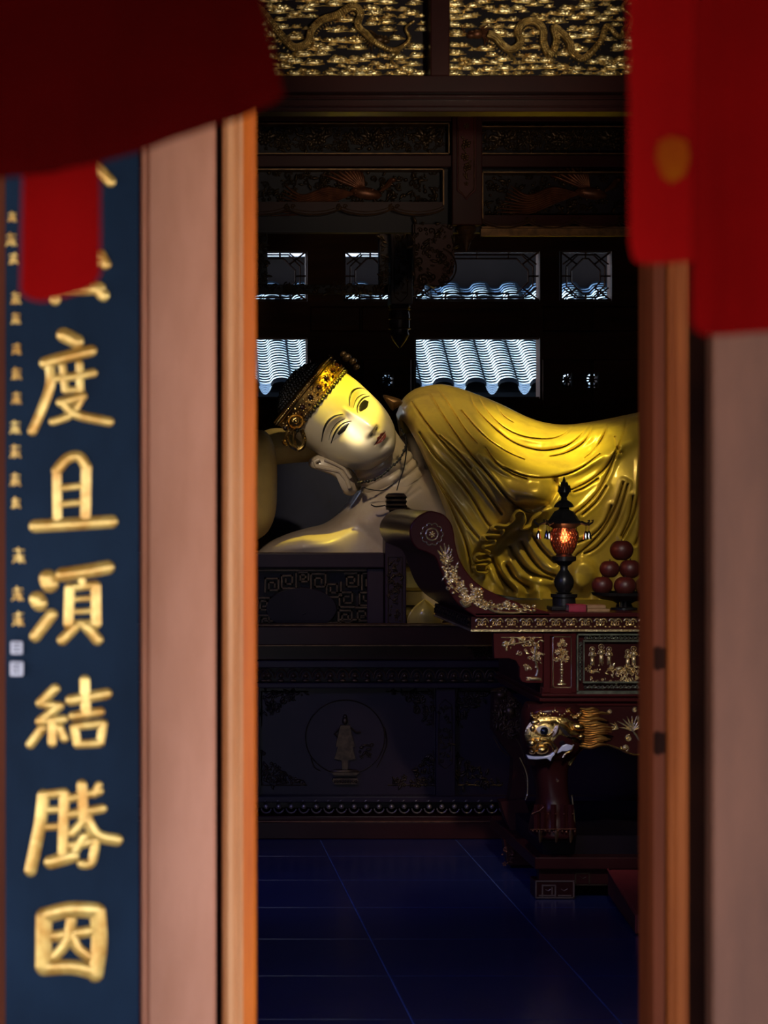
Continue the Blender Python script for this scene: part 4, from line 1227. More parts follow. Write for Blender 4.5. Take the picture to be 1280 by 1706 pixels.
def figure(x, y, s_):
    r.dome(x, y, 2.4 * s_, 3.0 * s_, 4, n=8); r.line(circle(x, y, 4.6 * s_, 4.6 * s_, 10), 0.5, 1, closed=True)
    r.dome(x, y + 8.5 * s_, 4.0 * s_, 6 * s_, 5, n=8); r.dome(x, y + 19 * s_, 3.8 * s_, 8 * s_, 4, n=8)
    r.line([(x - 4 * s_, y + 5 * s_), (x - 6 * s_, y + 10 * s_), (x, y + 11 * s_)], 1.1, 3); r.line([(x + 4 * s_, y + 5 * s_), (x + 6 * s_, y + 10 * s_), (x, y + 11 * s_)], 1.1, 3)
    for k_ in (-2.4, 0, 2.4): r.line([(x + k_ * s_, y + 13 * s_), (x + k_ * 1.2 * s_, y + 27 * s_)], 0.6, 2)
for x, y, s_ in ((987, 1082, 1.0), (1002, 1078, 1.05), (1015, 1082, 0.95), (1046, 1086, 0.9), (1056, 1081, 1.0), (1070, 1082, 1.0), (1082, 1086, .9), (1096, 1080, 1.0), (1112, 1082, 1), (1150, 1082, 1), (1170, 1080, 1), (1190, 1082, 1)): figure(x, y, s_)
r.flora(rect(976, 1236, 1108, 1122), 120, 4.2, 7); r.flora(rect(980, 1236, 1128, 1135), 70, 3.0, 8)
r.dome(1032, 1114, 7, 4, 5, 0.2); r.flora(rect(1020, 1062, 1112, 1134), 40, 5, 12)
r.build('figure_carving', M['gold_pale'], fp)
# lower mouldings
r = RL(YA); r.rbox(902, mir(902), 1156, 1160, 0.012, DA); r.rbox(898, mir(898), 1163, 1168, 0.018, DA); r.rbox(904, mir(904), 1160, 1176, 0.0, DA - 0.02)
r.build('lower_moulding', M['lacquer_red'], altar, bev=0.002, smooth=False)
# apron with its gilded lower edge
low = smooth_path([(950, 1275, 0), (960, 1258, 0), (972, 1246, 0), (990, 1241, 0), (1012, 1241, 0), (1035, 1249, 0), (1056, 1257, 0), (1085, 1257, 0), (1130, 1252, 0), (1200, 1256, 0)], 6)
lowp = [(p.x, p.y) for p in low]
r = RL(YA); r.rprism([(880, 1174), (1200, 1174)] + lowp[::-1] + [(880, 1275)], -0.005, 0.06); ap = r.build('apron', M['lacquer'], altar, angle=30)
r = RL(YA + 0.005); r.line(lowp, 1.7, 4); r.build('apron_edging', M['gold'], ap)
r = RL(YA + 0.005)
def spray(x, y, n_, L, a0, a1, w_=4):
    for i in range(n_):
        a = a0 + (a1 - a0) * i / (n_ - 1)
        ll = L * rg.uniform(.75, 1.1)
        r.line([(x, y), (x + math.cos(a) * ll * .5, y - math.sin(a) * ll * .5 - 1.5), (x + math.cos(a) * ll, y - math.sin(a) * ll)], 1.5, 3, smooth=3, taper=True)
spray(1054, 1218, 9, 28, R(20), R(165)); spray(1030, 1214, 4, 16, R(120), R(200))
r.line([(1046, 1206), (1058, 1222), (1068, 1236), (1084, 1240)], 1.6, 3, smooth=4)
for x, y, q_ in ((1042, 1246, 8), (1074, 1248, 9), (1048, 1230, 6), (1078, 1230, 6), (1090, 1200, 8), (1105, 1240, 9), (1016, 1185, 4), (1058, 1183, 4)): r.curl(x, y, q_, 1.3, rg.uniform(0, 6), 1.6); r.dome(x, y, q_ * .4, q_ * .4, 3)
r.flora([(1060, 1196), (1180, 1190), (1180, 1245), (1080, 1245)], 50, 6, 13)
r.build('apron_carving', M['gold_pale'], ap)
# lion headed leg
ll_ = [ (1172, 878, 968, 0.05), (1190, 872, 975, 0.085), (1215, 871, 975, 0.10), (1240, 872, 972, 0.10), (1256, 876, 962, 0.085), (1268, 884, 952, 0.06), (1290, 891, 947, 0.045), (1320, 896, 948, 0.045), (1342, 896, 952, 0.06), (1360, 890, 957, 0.085), (1378, 886, 960, 0.10), (1390, 886, 960, 0.10), (1396, 892, 955, 0.07)]
ls = smooth_path([(a, b_2, c_2) for a, b_2, c_2, _ in ll_], 5); lf = smooth_path([(a, e_, 0) for a, _, _, e_ in ll_], 5)
rows = []
rl = RL(YA + 0.03)
for p, q_ in zip(ls, lf):
    x0_, x1_ = rl.x(p.y), rl.x(p.z); cxm = (x0_ + x1_) / 2; hwid = (x1_ - x0_) / 2; z_ = rl.z(p.x); row = []
    for i in range(28):
        a = 2 * PI * i / 28
        ex = math.copysign(abs(math.cos(a)) ** 0.75, math.cos(a)); ey = math.copysign(abs(math.sin(a)) ** 0.75, math.sin(a))
        row.append((cxm + ex * hwid, YA + 0.06 - ey * (q_.y + 0.04), z_))
    rows.append(row)
b = MB(); b.grid(rows, closed_u=True); b.f.append(tuple(range(28))); b.mi.append(0); b.f.append(tuple(range((len(rows) - 1) * 28, len(rows) * 28))); b.mi.append(0)
leg = b.build('lion_leg', M['lacquer'], altar, angle=60)
other = leg.copy(); COL.objects.link(other); other.parent = altar; other.name = 'lion_leg'
other.data = leg.data.copy()
for v_ in other.data.vertices: v_.co.x = 2 * (rl.x(XC) - ORG[altar.name].x) - v_.co.x
other.data.flip_normals()
YL = YA - 0.075        # plane of the lion's face
r = RL(YL + 0.02)
r.dome(925, 1188, 36, 11, 8); r.build('forehead', M['lacquer_red'], leg)
r = RL(YL + 0.01)
for i in range(22):
    x = 886 + i * 3.9; y = 1192 + 4 * math.sin(i * 1.1) - (4 if 5 < i < 17 else 0)
    r.dome(x, y, 3.4, 3.0, 4, n=7); r.curl(x, y - 3, 2.4, 1.0, rg.uniform(0, 6), 0.8)
r.build('brow_tufts', M['gold'], leg)
r = RL(YL)
r.dome(922, 1224, 47, 33, 8, 0.0, n=20, lift=-5)
r.dome(892, 1203, 8, 4.5, 5, 0.15); r.dome(888, 1214, 5, 6, 4)
r.line([(896, 1208), (903, 1203), (914, 1203), (921, 1208)], 2.2, 5, smooth=4)
r.line([(892, 1218), (900, 1224), (912, 1225), (922, 1218), (928, 1209)], 2.6, 6, smooth=4)
r.line([(912, 1204), (922, 1202), (930, 1206)], 2.6, 6, smooth=4)
r.line([(930, 1206), (938, 1212), (948, 1222), (966, 1224)], 6, 9, smooth=4, taper=True)
r.line([(930, 1208), (926, 1220), (920, 1228)], 4, 8, smooth=4, taper=True)
r.line([(941, 1203), (945, 1203), (947, 1210), (954, 1216)], 1.6, 5, smooth=4)
r.dome(964, 1211, 12, 7, 8, -0.15); r.dome(968, 1227, 8, 5, 6)
r.dome(886, 1238, 9, 8, 11); r.dome(896, 1233, 7, 4, 8); r.dome(904, 1249, 12, 8, 10, 0.2); r.dome(887, 1252, 6, 5, 8)
r.line([(896, 1234), (908, 1232), (918, 1236), (926, 1246), (924, 1254)], 2.4, 7, smooth=4)
r.line([(905, 1240), (913, 1238), (920, 1244), (921, 1252)], 1.6, 7, smooth=4)
r.line([(956, 1240), (952, 1250), (942, 1256), (938, 1262)], 2.0, 4, smooth=4)
r.build('lion_face', M['gold'], leg)
r = RL(YL); r.dome(906, 1217, 13, 8.5, 9, -0.15); r.build('eye', M['eye_white'], leg)
r = RL(YL); r.dome(906, 1217.5, 7.5, 7.2, 6, lift=6.5); r.build('pupil', mat('glossy_black_eye', (0.004, 0.006, 0.012), rough=0.08, coat=1.0), leg)
wt = mat('white_enamel', (0.62, 0.62, 0.70), (0.5, 0.5, 0.6), rough=0.3, scale=20, coat=0.4)
r = RL(YL); r.rprism([(877, 1258), (890, 1260), (906, 1260), (916, 1257), (922, 1252), (924, 1256), (919, 1262), (917, 1268), (911, 1263), (892, 1265), (880, 1264)], 0.014, 0.02)
r.build('lower_teeth', wt, leg, bev=0.003, smooth=False)
r = RL(YL); r.rprism([(936, 1242), (944, 1239), (954, 1242), (952, 1248), (944, 1251), (936, 1251), (928, 1255), (931, 1248)], 0.014, 0.03)
r.build('fang', wt, leg, bev=0.003, smooth=False)
r = RL(YL); r.dome(934, 1237, 12, 8, 3); r.build('mouth', M['lacquer_black'], leg)
r = RL(YL + 0.03)
for i in range(17):
    y0_ = 1180 + i * 3.9; x0_ = 966 + 3 * math.sin(i)
    L = rg.uniform(34, 56) * (1 - 0.2 * abs(i - 9) / 9)
    y1_ = y0_ + rg.uniform(-3, 3) + (i - 9) * -0.4
    r.line([(x0_, y0_), (x0_ + L * .35, y0_ + 2.5), (x0_ + L * .7, (y0_ + y1_) / 2 - 1.0), (x0_ + L, y1_)], 3.2, 7, smooth=4, taper=True)
r.build('mane', mat('mane_gilding', (0.70, 0.42, 0.12), (0.40, 0.18, 0.05), rough=0.33, metal=0.95, scale=30), leg)
r = RL(YA - 0.02); r.curl(928, 1280, 3.5, 1.2, 0.5, 1.2); r.curl(929, 1300, 3.2, 1.2, 2, 1.0); r.line([(953, 1325), (956, 1350), (958, 1372)], 0.9)
r.line([(866, 1262), (878, 1290), (879, 1320), (876, 1332)], 0.8, smooth=4)
r.build('leg_gilding', M['gold_pale'], leg)
# claw foot
r = RL(YA - 0.07)
for px in (894, 905, 922, 938, 951):
    r.line([(px, 1340), (px, 1365), (px, 1384)], [5.0][0], 5, smooth=3)
r.build('paw_toes', M['lacquer'], leg)
for px in (899, 926, 950):
    r = RL(YA - 0.10)
    r.line([(px, 1383), (px + 1, 1392), (px + 0.5, 1404)], 3.4, 5, smooth=4, taper=True)
    r.build('claw', M['bronze'], leg)
r = RL(YA - 0.09); r.line([(884, 1382), (960, 1381)], 0.8)
for px in range(888, 960, 7): r.dome(px, 1384 + (px % 3), 2.2, 2.2, 2, n=6)
r.line([(886, 1356), (900, 1350), (906, 1344)], 0.8)
for px in (914, 926, 940, 955): r.dome(px, 1356, 1.4, 1.2, 1.5, n=6)
r.build('paw_gilding', M['bronze_red'], leg)
# carved lion on the flank, further back along the left end
fk = RL(YA + 0.75)
fk.rprism([(822, 1150), (842, 1146), (866, 1170), (880, 1200), (884, 1255), (878, 1300), (870, 1330), (846, 1338), (852, 1300), (854, 1262), (836, 1240), (820, 1215)], 0.03, 0.06)
flk = fk.build('flank_leg', M['lacquer'], altar, angle=30)
fk = RL(YA + 0.72)
fk.flora([(824, 1150), (842, 1148), (866, 1176), (872, 1232), (840, 1232), (824, 1210)], 75, 7.0, 17)
fk.dome(835, 1158, 9, 7, 8); fk.dome(850, 1185, 9, 10, 8); fk.curl(838, 1212, 8, 1.2, 0, 2)
fk.line([(822, 1226), (834, 1248), (848, 1260)], 0.9, smooth=4); fk.line([(858, 1228), (868, 1244), (876, 1270)], 1.0, smooth=4); fk.line([(872, 1286), (879, 1310), (878, 1328)], 0.9, smooth=4)
fk.build('flank_carving', M['bronze'], flk)
fk = RL(YA + 0.72); fk.rprism([(832, 1334), (872, 1330), (884, 1362), (892, 1385), (850, 1385), (840, 1360)], 0.03, 0.06); fk.rprism([(838, 1398), (890, 1396), (890, 1440), (846, 1440)], 0.02, 0.06)
fk.build('flank_foot', M['lacquer'], altar, angle=30)
fk = RL(YA + 0.70); fk.curl(864, 1336, 4, 1.2, 0, 1.0); fk.line([(848, 1350), (858, 1352), (866, 1364)], 0.9); fk.flora(rect(836, 856, 1412, 1440), 16, 5, 6)
fk.build('foot_gilding', M['bronze_red'], altar)
# base
r = RL(YA); r.rbox(890, mir(890), 1427, 1447, 0.02, DA); r.build('base_rail', M['lacquer'], altar, bev=0.004, smooth=False)
r = RL(YA); r.rbox(908, mir(908), 1396, 1427, -0.06, DA - 0.06); r.build('base_plate', M['lacquer_black'], altar, smooth=False)
r = RL(YA); r.rbox(899, mir(899), 1447, 1474, -0.01, 0.06); r.build('base_apron', M['lacquer'], altar, bev=0.003, smooth=False)
r = RL(YA + 0.01); r.rbox(958, 1012, 1473, 1475, 0.004, 0.0); r.rbox(958, 983, 1454, 1456, 0.004, 0.0); r.rbox(958, 960, 1454, 1474, 0.004, 0); r.rbox(981, 983, 1454, 1474, 0.004, 0); r.line([(967, 1461), (971, 1464), (977, 1461)], 0.8)
r.build('base_fret', M['bronze_dark'], altar, smooth=False)
fb = RL(YA); fb.rbox(892, 957, 1468, 1496.9, 0.015, 0.12); ft = fb.build('foot_block', M['lacquer'], altar, bev=0.003, smooth=False)
fb = RL(YA - 0.015)
for a in (rect(892, 957, 1467, 1469), rect(892, 894, 1468, 1496), rect(955, 957, 1468, 1496), rect(903, 926, 1474, 1476), rect(903, 905, 1475, 1494), rect(924.5, 926.5, 1475, 1496), rect(898, 925, 1491, 1493), rect(919, 921, 1478, 1490), rect(930, 952, 1491, 1493), rect(893, 957, 1494.5, 1496.5)): fb.rprism(a, 0.004, 0.003)
fb.line([(909, 1482), (914, 1484), (918, 1481)], 0.8); fb.line([(935, 1481), (940, 1484), (946, 1481)], 0.8)
fb.build('foot_fret', mat('foot_gilding', (0.22, 0.15, 0.12), rough=0.35, metal=0.7), ft, smooth=False)
fb = RL(YA); fb.rbox(mir(957), mir(892), 1468, 1496.9, 0.015, 0.12); fb.build('foot_block', M['lacquer'], altar, bev=0.003, smooth=False)
fb = RL(YA + 0.95); 
for xa in (930, 1790): fb.rbox(xa, xa + 60, 1446, VY + H / fb.k, 0.0, 0.12)
fb.build('rear_foot', M['lacquer'], altar, smooth=False)
TOPZ = RL(YA).z(1021)

# ================================================================== things on the altar
YN = 8.97; kn = YN / F; TOPZ += 0.0012
def yon(py): return VY + (H - TOPZ) / kn      # where the deck stands at that distance
dk = yon(0)
lan = thing('oil_lantern', (P(940, dk, YN).x, YN, TOPZ), 'black iron oil lantern with amber glass and hanging bells on altar', 'lantern')
cx = 940
lath([(21, dk), (21, dk - 6), (19, dk - 8), (19, dk - 20), (22, dk - 22), (22, dk - 27), (15, dk - 29), (11, 989), (10, 986), (15.5, 976), (16.5, 969), (14, 960), (9, 953), (6, 948), (6.5, 943), (10, 941), (15, 936), (20, 934), (20, 927), (14, 925), (12, 922)], cx, dk, YN, 28).build('pedestal', M['iron'], lan)
b = MB(); b.box(P(cx - 25, 0, YN).x, P(cx + 25, 0, YN).x, YN - 25 * kn, YN + 25 * kn, TOPZ, TOPZ + 7 * kn); b.build('foot', M['iron'], lan, bev=0.004, smooth=False)
lath([(13, 922), (18, 914), (21.5, 903), (22.5, 893), (21, 885), (18, 881), (15, 879)], cx, 922, YN, 32).build('glass_bowl', M['glass_glow'], lan)
b = MB()
c0_ = P(cx, 893, YN)
rg = random.Random(3)
def bowl(a, y):
    rad_ = float(np.interp(y, [879, 881, 885, 893, 903, 914, 922], [15, 18, 21, 22.5, 21.5, 18, 13])) + 0.6
    return (c0_.x + rad_ * kn * math.cos(a), YN + rad_ * kn * math.sin(a), P(cx, y, YN).z)
for i in range(26):
    for j in range(7):
        a = 2 * PI * (i + 0.5 * (j % 2)) / 26; y = 883 + j * 6
        pts_ = [bowl(a + 0.10 * math.cos(t), y + 3.0 * math.sin(t)) for t in [2 * PI * m_ / 8 for m_ in range(8)]]
        b.tube(pts_, 0.55 * kn, 4, closed=True)
cg = b.build('bowl_cage', mat('cage_bronze', (0.22, 0.12, 0.06), (0.10, 0.05, 0.02), rough=0.3, metal=0.8, scale=40), lan)
b = MB(); b.lathe((c0_.x, YN, P(cx, 902, YN).z), [(0.001, 0.0), (0.008, 0.004), (0.010, 0.016), (0.005, 0.034), (0.001, 0.045)], 12); 
b.build('flame', M['flame'], lan)
lamp('lantern_flame_light', 'POINT', (c0_.x, YN - 0.065, c0_.z), None, 0.12, (1.0, 0.3, 0.1), 0.01)
lath([(20, 880), (27, 876), (34, 872), (33, 870), (27, 866), (22, 859), (17, 852), (10, 849), (8, 845)], cx, 880, YN, 6, 0.2).build('lower_roof', M['iron'], lan, angle=25)
lath([(8, 846), (18, 845), (17, 842), (14, 838), (9, 834), (6, 833), (5, 828), (7, 826), (9, 822)], cx, 846, YN, 6, 0.2).build('upper_roof', M['iron'], lan, angle=25)
b = lath([(7, 824), (10, 820), (9, 814), (6, 808), (3.5, 803), (2.0, 798), (0.6, 794)], cx, 824, YN, 12)
fz = P(cx, 820, YN)
for i in range(8):
    a = 2 * PI * i / 8
    for (rr2, hh2, ww2) in ((9, 12, 2.4), (6, 18, 2.0)):
        p_ = Vector((fz.x + rr2 * kn * math.cos(a + rr2), YN + rr2 * kn * math.sin(a + rr2), fz.z))
        b.tube([p_, p_ + Vector((0.002, 0, hh2 * kn * .5)), p_ + Vector((-0.002 * math.cos(a), 0, hh2 * kn))], [ww2 * kn, ww2 * kn * .8, 0.2 * kn], 5)
b.build('flame_finial', M['iron'], lan)
for i, (a, rr_) in enumerate(((-2.9, 46), (-2.35, 43), (-0.75, 42), (-0.25, 41), (0.9, 44), (2.1, 44))):
    ca, sa = math.cos(a), math.sin(a)
    def ap_(rad_, py): return (c0_.x + rad_ * kn * ca, YN + rad_ * kn * sa, P(cx, py, YN).z)
    b = MB(); b.tube([ap_(28, 869), ap_(rr_ - 6, 872), ap_(rr_, 874), ap_(rr_ + 6, 870), ap_(rr_ + 7, 866), ap_(rr_ + 4, 867)], [2.2 * kn, 2.2 * kn, 2 * kn, 1.6 * kn, 1.3 * kn, 1 * kn], 6)
    arm = b.build('roof_arm', M['iron'], lan)
    b = MB(); b.tube([ap_(rr_, 874), ap_(rr_, 885)], 0.5 * kn, 4)
    q_ = ap_(rr_, 898)
    b.lathe(q_, [(5.2 * kn, 0), (4.6 * kn, 2 * kn), (3.6 * kn, 6 * kn), (3.2 * kn, 10 * kn), (2.0 * kn, 12.5 * kn), (0.8 * kn, 14 * kn)], 12)
    b.build('bell', M['steel'], arm)

YFr = 9.02; kf = YFr / F
dkf = VY + (H - TOPZ) / kf
bw = thing('fruit_stand', (P(1040, dkf, YFr).x, YFr, TOPZ), 'black pedestal bowl carrying the heap of dark red fruit', 'bowl')
lath([(22, dkf), (22, dkf - 3), (14, dkf - 5), (12, dkf - 10), (20, dkf - 14), (38, dkf - 17), (52, dkf - 24), (54, dkf - 29), (51.5, dkf - 28.5), (40, dkf - 21), (0.5, dkf - 18)], 1040, dkf, YFr, 32, keep=True).build('bowl', M['iron'], bw)
r = RL(YFr - 0.056); r.rbox(1033, 1037, dkf - 14, dkf - 3, 0.004, 0.012); r.rbox(1040, 1044, dkf - 14, dkf - 3, 0.004, 0.012); r.build('metal_clip', M['steel'], bw, smooth=False, bev=0.001)
def fruit(px, py, rad_, dy, label, m):
    c_ = P(px, py, YFr) + Vector((0, dy, 0)); rr2 = rad_ * kf
    b = MB(); rows = []
    for i in range(15):
        t = PI * i / 14
        rad2 = rr2 * math.sin(t) * (1.0 + 0.04 * math.cos(t)); z_ = rr2 * 0.93 * math.cos(t) * (1 - 0.16 * math.exp(-(math.sin(t) / 0.28) ** 2))
        rows.append([(c_.x + max(rad2, 0.0006) * math.cos(2 * PI * k_ / 22), c_.y + max(rad2, 0.0006) * math.sin(2 * PI * k_ / 22), c_.z + z_) for k_ in range(22)])
    b.grid(rows, closed_u=True); b.f.append(tuple(range(22))); b.mi.append(0); b.f.append(tuple(range(14 * 22, 15 * 22))); b.mi.append(0)
    t_ = thing('fruit', c_ - Vector((0, 0, rr2 * .9)), label, 'fruit', 'fruit heaped on the pedestal bowl')
    b.build('flesh', m, t_)
    b = MB(); b.tube([c_ + Vector((0, 0, rr2 * .76)), c_ + Vector((0.002, -0.003, rr2 * .98))], [0.003, 0.002], 6); b.build('stem', M['hair'], t_)
fruit(1036, 917, 19.5, 0.0, 'topmost dark red fruit crowning the heap in the pedestal bowl', M['fruit'])
fruit(1014, 948, 16.5, -0.02, 'dark red fruit in the middle layer of the heap, left one, nearer the lantern', M['fruit'])
fruit(1049, 948, 18.0, -0.01, 'dark red fruit in the middle layer of the heap, right one', M['fruit'])
fruit(1001, 975, 17.5, -0.03, 'leftmost dark red fruit of the bottom layer on the pedestal bowl', M['fruit'])
fruit(1038, 976, 18.5, -0.04, 'middle dark red fruit of the bottom layer on the pedestal bowl', M['fruit'])
fruit(1073, 976, 17.5, -0.03, 'brownish fruit at the right end of the bottom layer, against the door jamb', M['fruit2'])

# books
YK = 8.83
def book(x0, x1, h0, h1, dep, label, m, name, dy=0.0):
    k_ = YK / F; z0 = TOPZ + h0; z1 = TOPZ + h1
    xa, xb = P(x0, 0, YK).x, P(x1, 0, YK).x
    t_ = thing(name, ((xa + xb) / 2, YK + dep / 2 + dy, z0), label, 'book')
    b = MB(); th = (z1 - z0) * 0.14
    b.box(xa, xb, YK + dy, YK + dep + dy, z0, z0 + th); b.box(xa, xb, YK + dy, YK + dep + dy, z1 - th, z1); b.box(xa, xb, YK + dy, YK + dy + 0.004, z0 + th, z1 - th)
    b.build('cover', m, t_, smooth=False, bev=0.0012)
    b = MB(); b.box(xa + 0.003, xb - 0.003, YK + dy + 0.004, YK + dep + dy - 0.003, z0 + th, z1 - th); b.build('pages', M['paper'], t_, smooth=False)
book(948, 977, 0.0, 0.028, 0.07, 'thick crimson cloth book lying by the lantern foot', M['book_red'], 'book')
book(979, 1016, 0.0, 0.012, 0.08, 'tan book lying on the altar, lower of the two stacked', M['book_cream'], 'book')
book(979, 1010, 0.0125, 0.026, 0.07, 'tan book on top of the other tan book', M['book_cream'], 'book', 0.004)

# kneeling stool on the floor before the altar
kn_ = thing('kneeling_cushion', (1.98, 8.38, 0), 'red leatherette wedge kneeler on the floor before the altar', 'cushion')
b = MB()
xl0, xl1 = 1.732, 1.765
yf, yb = 8.05, 8.70
zt0, zt1 = 0.069, 0.126
xr = 2.55
b.add([(xl0, yf, 0.004), (xr, yf, 0.004), (xr, yb, 0.03), (xl1, yb, 0.03), (xl0, yf, zt0), (xr, yf, zt0), (xr, yb, zt1), (xl1, yb, zt1)],
      [(0, 3, 2, 1), (4, 5, 6, 7), (0, 1, 5, 4), (1, 2, 6, 5), (2, 3, 7, 6), (3, 0, 4, 7)])
b.build('pad', M['kneeler'], kn_, smooth=False, bev=0.008)
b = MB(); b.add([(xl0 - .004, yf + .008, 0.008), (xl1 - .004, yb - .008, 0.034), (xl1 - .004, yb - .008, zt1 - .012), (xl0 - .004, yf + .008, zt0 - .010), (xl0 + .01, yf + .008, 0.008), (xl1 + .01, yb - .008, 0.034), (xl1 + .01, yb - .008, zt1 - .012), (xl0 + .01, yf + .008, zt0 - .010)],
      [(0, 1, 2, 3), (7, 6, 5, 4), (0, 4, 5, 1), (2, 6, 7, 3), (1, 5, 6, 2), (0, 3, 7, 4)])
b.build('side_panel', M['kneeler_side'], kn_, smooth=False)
b = MB()
b.tube([(xl0 - .002, yf - .002, zt0 - .002), (xr, yf - .002, zt0 - .002)], 0.004, 6); b.tube([(xl0 - .002, yf, zt0 - .001), (xl1 - .002, yb, zt1 - .001)], 0.004, 6); b.tube([(xl0 - .002, yf - .002, zt0), (xl0 - .002, yf - .002, 0.006)], 0.004, 6)
b.build('piping', M['kneeler'], kn_)
b = MB()
for x_, y_ in ((xl1 + .05, yb - .05), (xr - .05, yb - .05)): b.lathe((x_, y_, 0), [(0.015, 0), (0.018, 0.03)], 12)
b.build('rear_feet', M['iron'], kn_)

# ================================================================== carved canopies and panels under the ceiling
# -- gilded dragon panels, nearest the door
YG = 7.6; kg = YG / F
bx0, bx1 = VX + XL / kg, VX + XR / kg
r = RL(YG)
r.rbox(bx0, bx1, 130, 158, 0.05, 0.12); r.rbox(bx0, bx1, 158, 186, 0.0, 0.10); r.rbox(bx0, bx1, 163, 167, 0.02, 0.02); r.rbox(bx0, bx1, 177, 180, 0.015, 0.02)
struct(r.build('trim_3', M['lacquer'], smooth=False, bev=0.004))
r = RL(YG); r.rbox(715, 747, -360, 130, 0.04, 0.10); struct(r.build('trim_4', M['lacquer'], smooth=False, bev=0.004))
zc = VY - (4.3 - H) / kg
r = RL(YG); r.rbox(bx0, bx1, zc, -190, 0.05, 0.12); struct(r.build('trim_5', M['lacquer'], smooth=False))
def cloud(r, x, y, w, rg):
    h = w * 0.34
    r.dome(x, y, w, h, 4, rg.uniform(-.1, .1), n=10)
    r.dome(x - w * .35, y - h * .5, w * .42, h * .75, 6, n=8); r.dome(x + w * .3, y - h * .35, w * .36, h * .7, 6, n=8)
    r.line([(x - w * 1.25, y + h * .7), (x, y + h * .95), (x + w * 1.2, y + h * .55)], 0.9, 4, n=4)
    r.curl(x - w * .35, y - h * .5, w * .26, 1.1, rg.uniform(0, 6), 0.8); r.curl(x + w * .3, y - h * .35, w * .22, 1.1, rg.uniform(0, 6), 0.8, -1)
    for i in range(3): r.dome(x + rg.uniform(-w, w), y + rg.uniform(-h, h), 1.8, 1.6, 7, n=6)
def dragon(r, path, rad):
    pts = smooth_path([(a, b, 0) for a, b in path], 8)
    n = len(pts)
    pp = [(p.x, p.y) for p in pts]
    Q = [(r.x(a), r.Y - 5 * r.k, r.z(b)) for a, b in pp]
    rr = [rad * r.k * (1.0 if i < n * .6 else 1 - .75 * (i - n * .6) / (n * .4)) for i in range(n)]
    r.tube(Q, rr, n=10)
    for i in range(1, n - 1):
        t = (pts[i + 1] - pts[i - 1]); L = max((t.x ** 2 + t.y ** 2) ** .5, 1e-6); nx, ny = -t.y / L, t.x / L
        rad_i = rr[i] / r.k
        for s in (-.66, -.22, .22, .66):
            r.dome(pts[i].x + nx * s * rad_i, pts[i].y + ny * s * rad_i, rad_i * .34, rad_i * .34, 3.0, lift=5 + rad_i * math.sqrt(max(0, 1 - s * s)) - .6, n=6)
        if i % 2 == 0:
            r.leaf(pts[i].x + nx * rad_i, pts[i].y + ny * rad_i, rad_i * .8, rad_i * .5, 2, math.atan2(-ny, nx))
def dragon_head(r, x, y, s, face):
    r.dome(x, y, 11 * s, 8 * s, 9 * s); r.dome(x + face * 10 * s, y + 3 * s, 8 * s, 4.5 * s, 8 * s); r.dome(x + face * 9 * s, y - 3 * s, 6 * s, 3 * s, 9 * s)
    r.dome(x + face * 3 * s, y - 4 * s, 2.6 * s, 2.6 * s, 4 * s, lift=7 * s); r.line([(x - face * 2 * s, y - 6 * s), (x - face * 14 * s, y - 14 * s), (x - face * 20 * s, y - 13 * s)], 1.4 * s, 3, smooth=4, taper=True)
    for i in range(7):
        a = PI / 2 + face * (.4 + i * .36)
        r.line([(x - face * 6 * s, y), (x - face * 6 * s + math.cos(a) * 12 * s, y - math.sin(a) * 12 * s), (x - face * 6 * s + math.cos(a + face * .3) * 22 * s, y - math.sin(a + face * .3) * 22 * s)], 1.6 * s, 3, smooth=3, taper=True)
    r.line([(x + face * 12 * s, y + 2 * s), (x + face * 22 * s, y - 4 * s), (x + face * 26 * s, y - 14 * s)], .9 * s, 3, smooth=4)
def dragon_panel(x0, x1, path, head, label, seed):
    t = thing('dragon_panel', (RL(YG).x((x0 + x1) / 2), YG, RL(YG).z(130)), label, 'carved panel', 'gilded dragon panels over the doorway')
    r = RL(YG); r.rbox(x0, x1, -190, 130, -0.05, 0.09); r.build('backboard', M['lacquer_black'], t, smooth=False)
    rg = random.Random(seed)
    r = RL(YG + 0.05)
    pts = smooth_path([(a, b, 0) for a, b in path], 4)
    y = 125.0; row = 0
    while y > -60:
        x = x0 + rg.uniform(2, 16)
        while x < x1 - 4:
            w = rg.uniform(7, 17)
            yy = y + rg.uniform(-5.5, 5.5)
            if rg.random() < .08: x += rg.uniform(8, 18)
            if min((p.x - x) ** 2 + (p.y - yy) ** 2 for p in pts) > 60 and (x - head[0]) ** 2 + (yy - head[1]) ** 2 > 360:
                cloud(r, min(max(x, x0 + 10), x1 - 10), min(yy, 122), w, rg)
            x += w * 1.7 + rg.uniform(0, 7)
        y -= 10.5; row += 1
    r.build('cloud_relief', M['gold_pale'], t)
    r = RL(YG + 0.045)
    dragon(r, path, 6.5)
    for (lx, ly, a) in ((path[2][0], path[2][1], .5), (path[-4][0], path[-4][1], 2.4)):
        r.line([(lx, ly), (lx + 14 * math.cos(a), ly + 14), (lx + 22 * math.cos(a), ly + 20)], 2.6, 5, smooth=4)
        for k in (-.6, 0, .6): r.line([(lx + 22 * math.cos(a), ly + 20), (lx + 22 * math.cos(a) + 8 * math.cos(-1.2 + k), ly + 20 + 8)], 1.1, 4)
    r.build('dragon_body', M['dragon_gold'], t)
    r = RL(YG + 0.045); dragon_head(r, head[0], head[1], 1.0, head[2]); r.build('dragon_head', M['bronze_red'] if seed == 5 else M['bronze'], t)
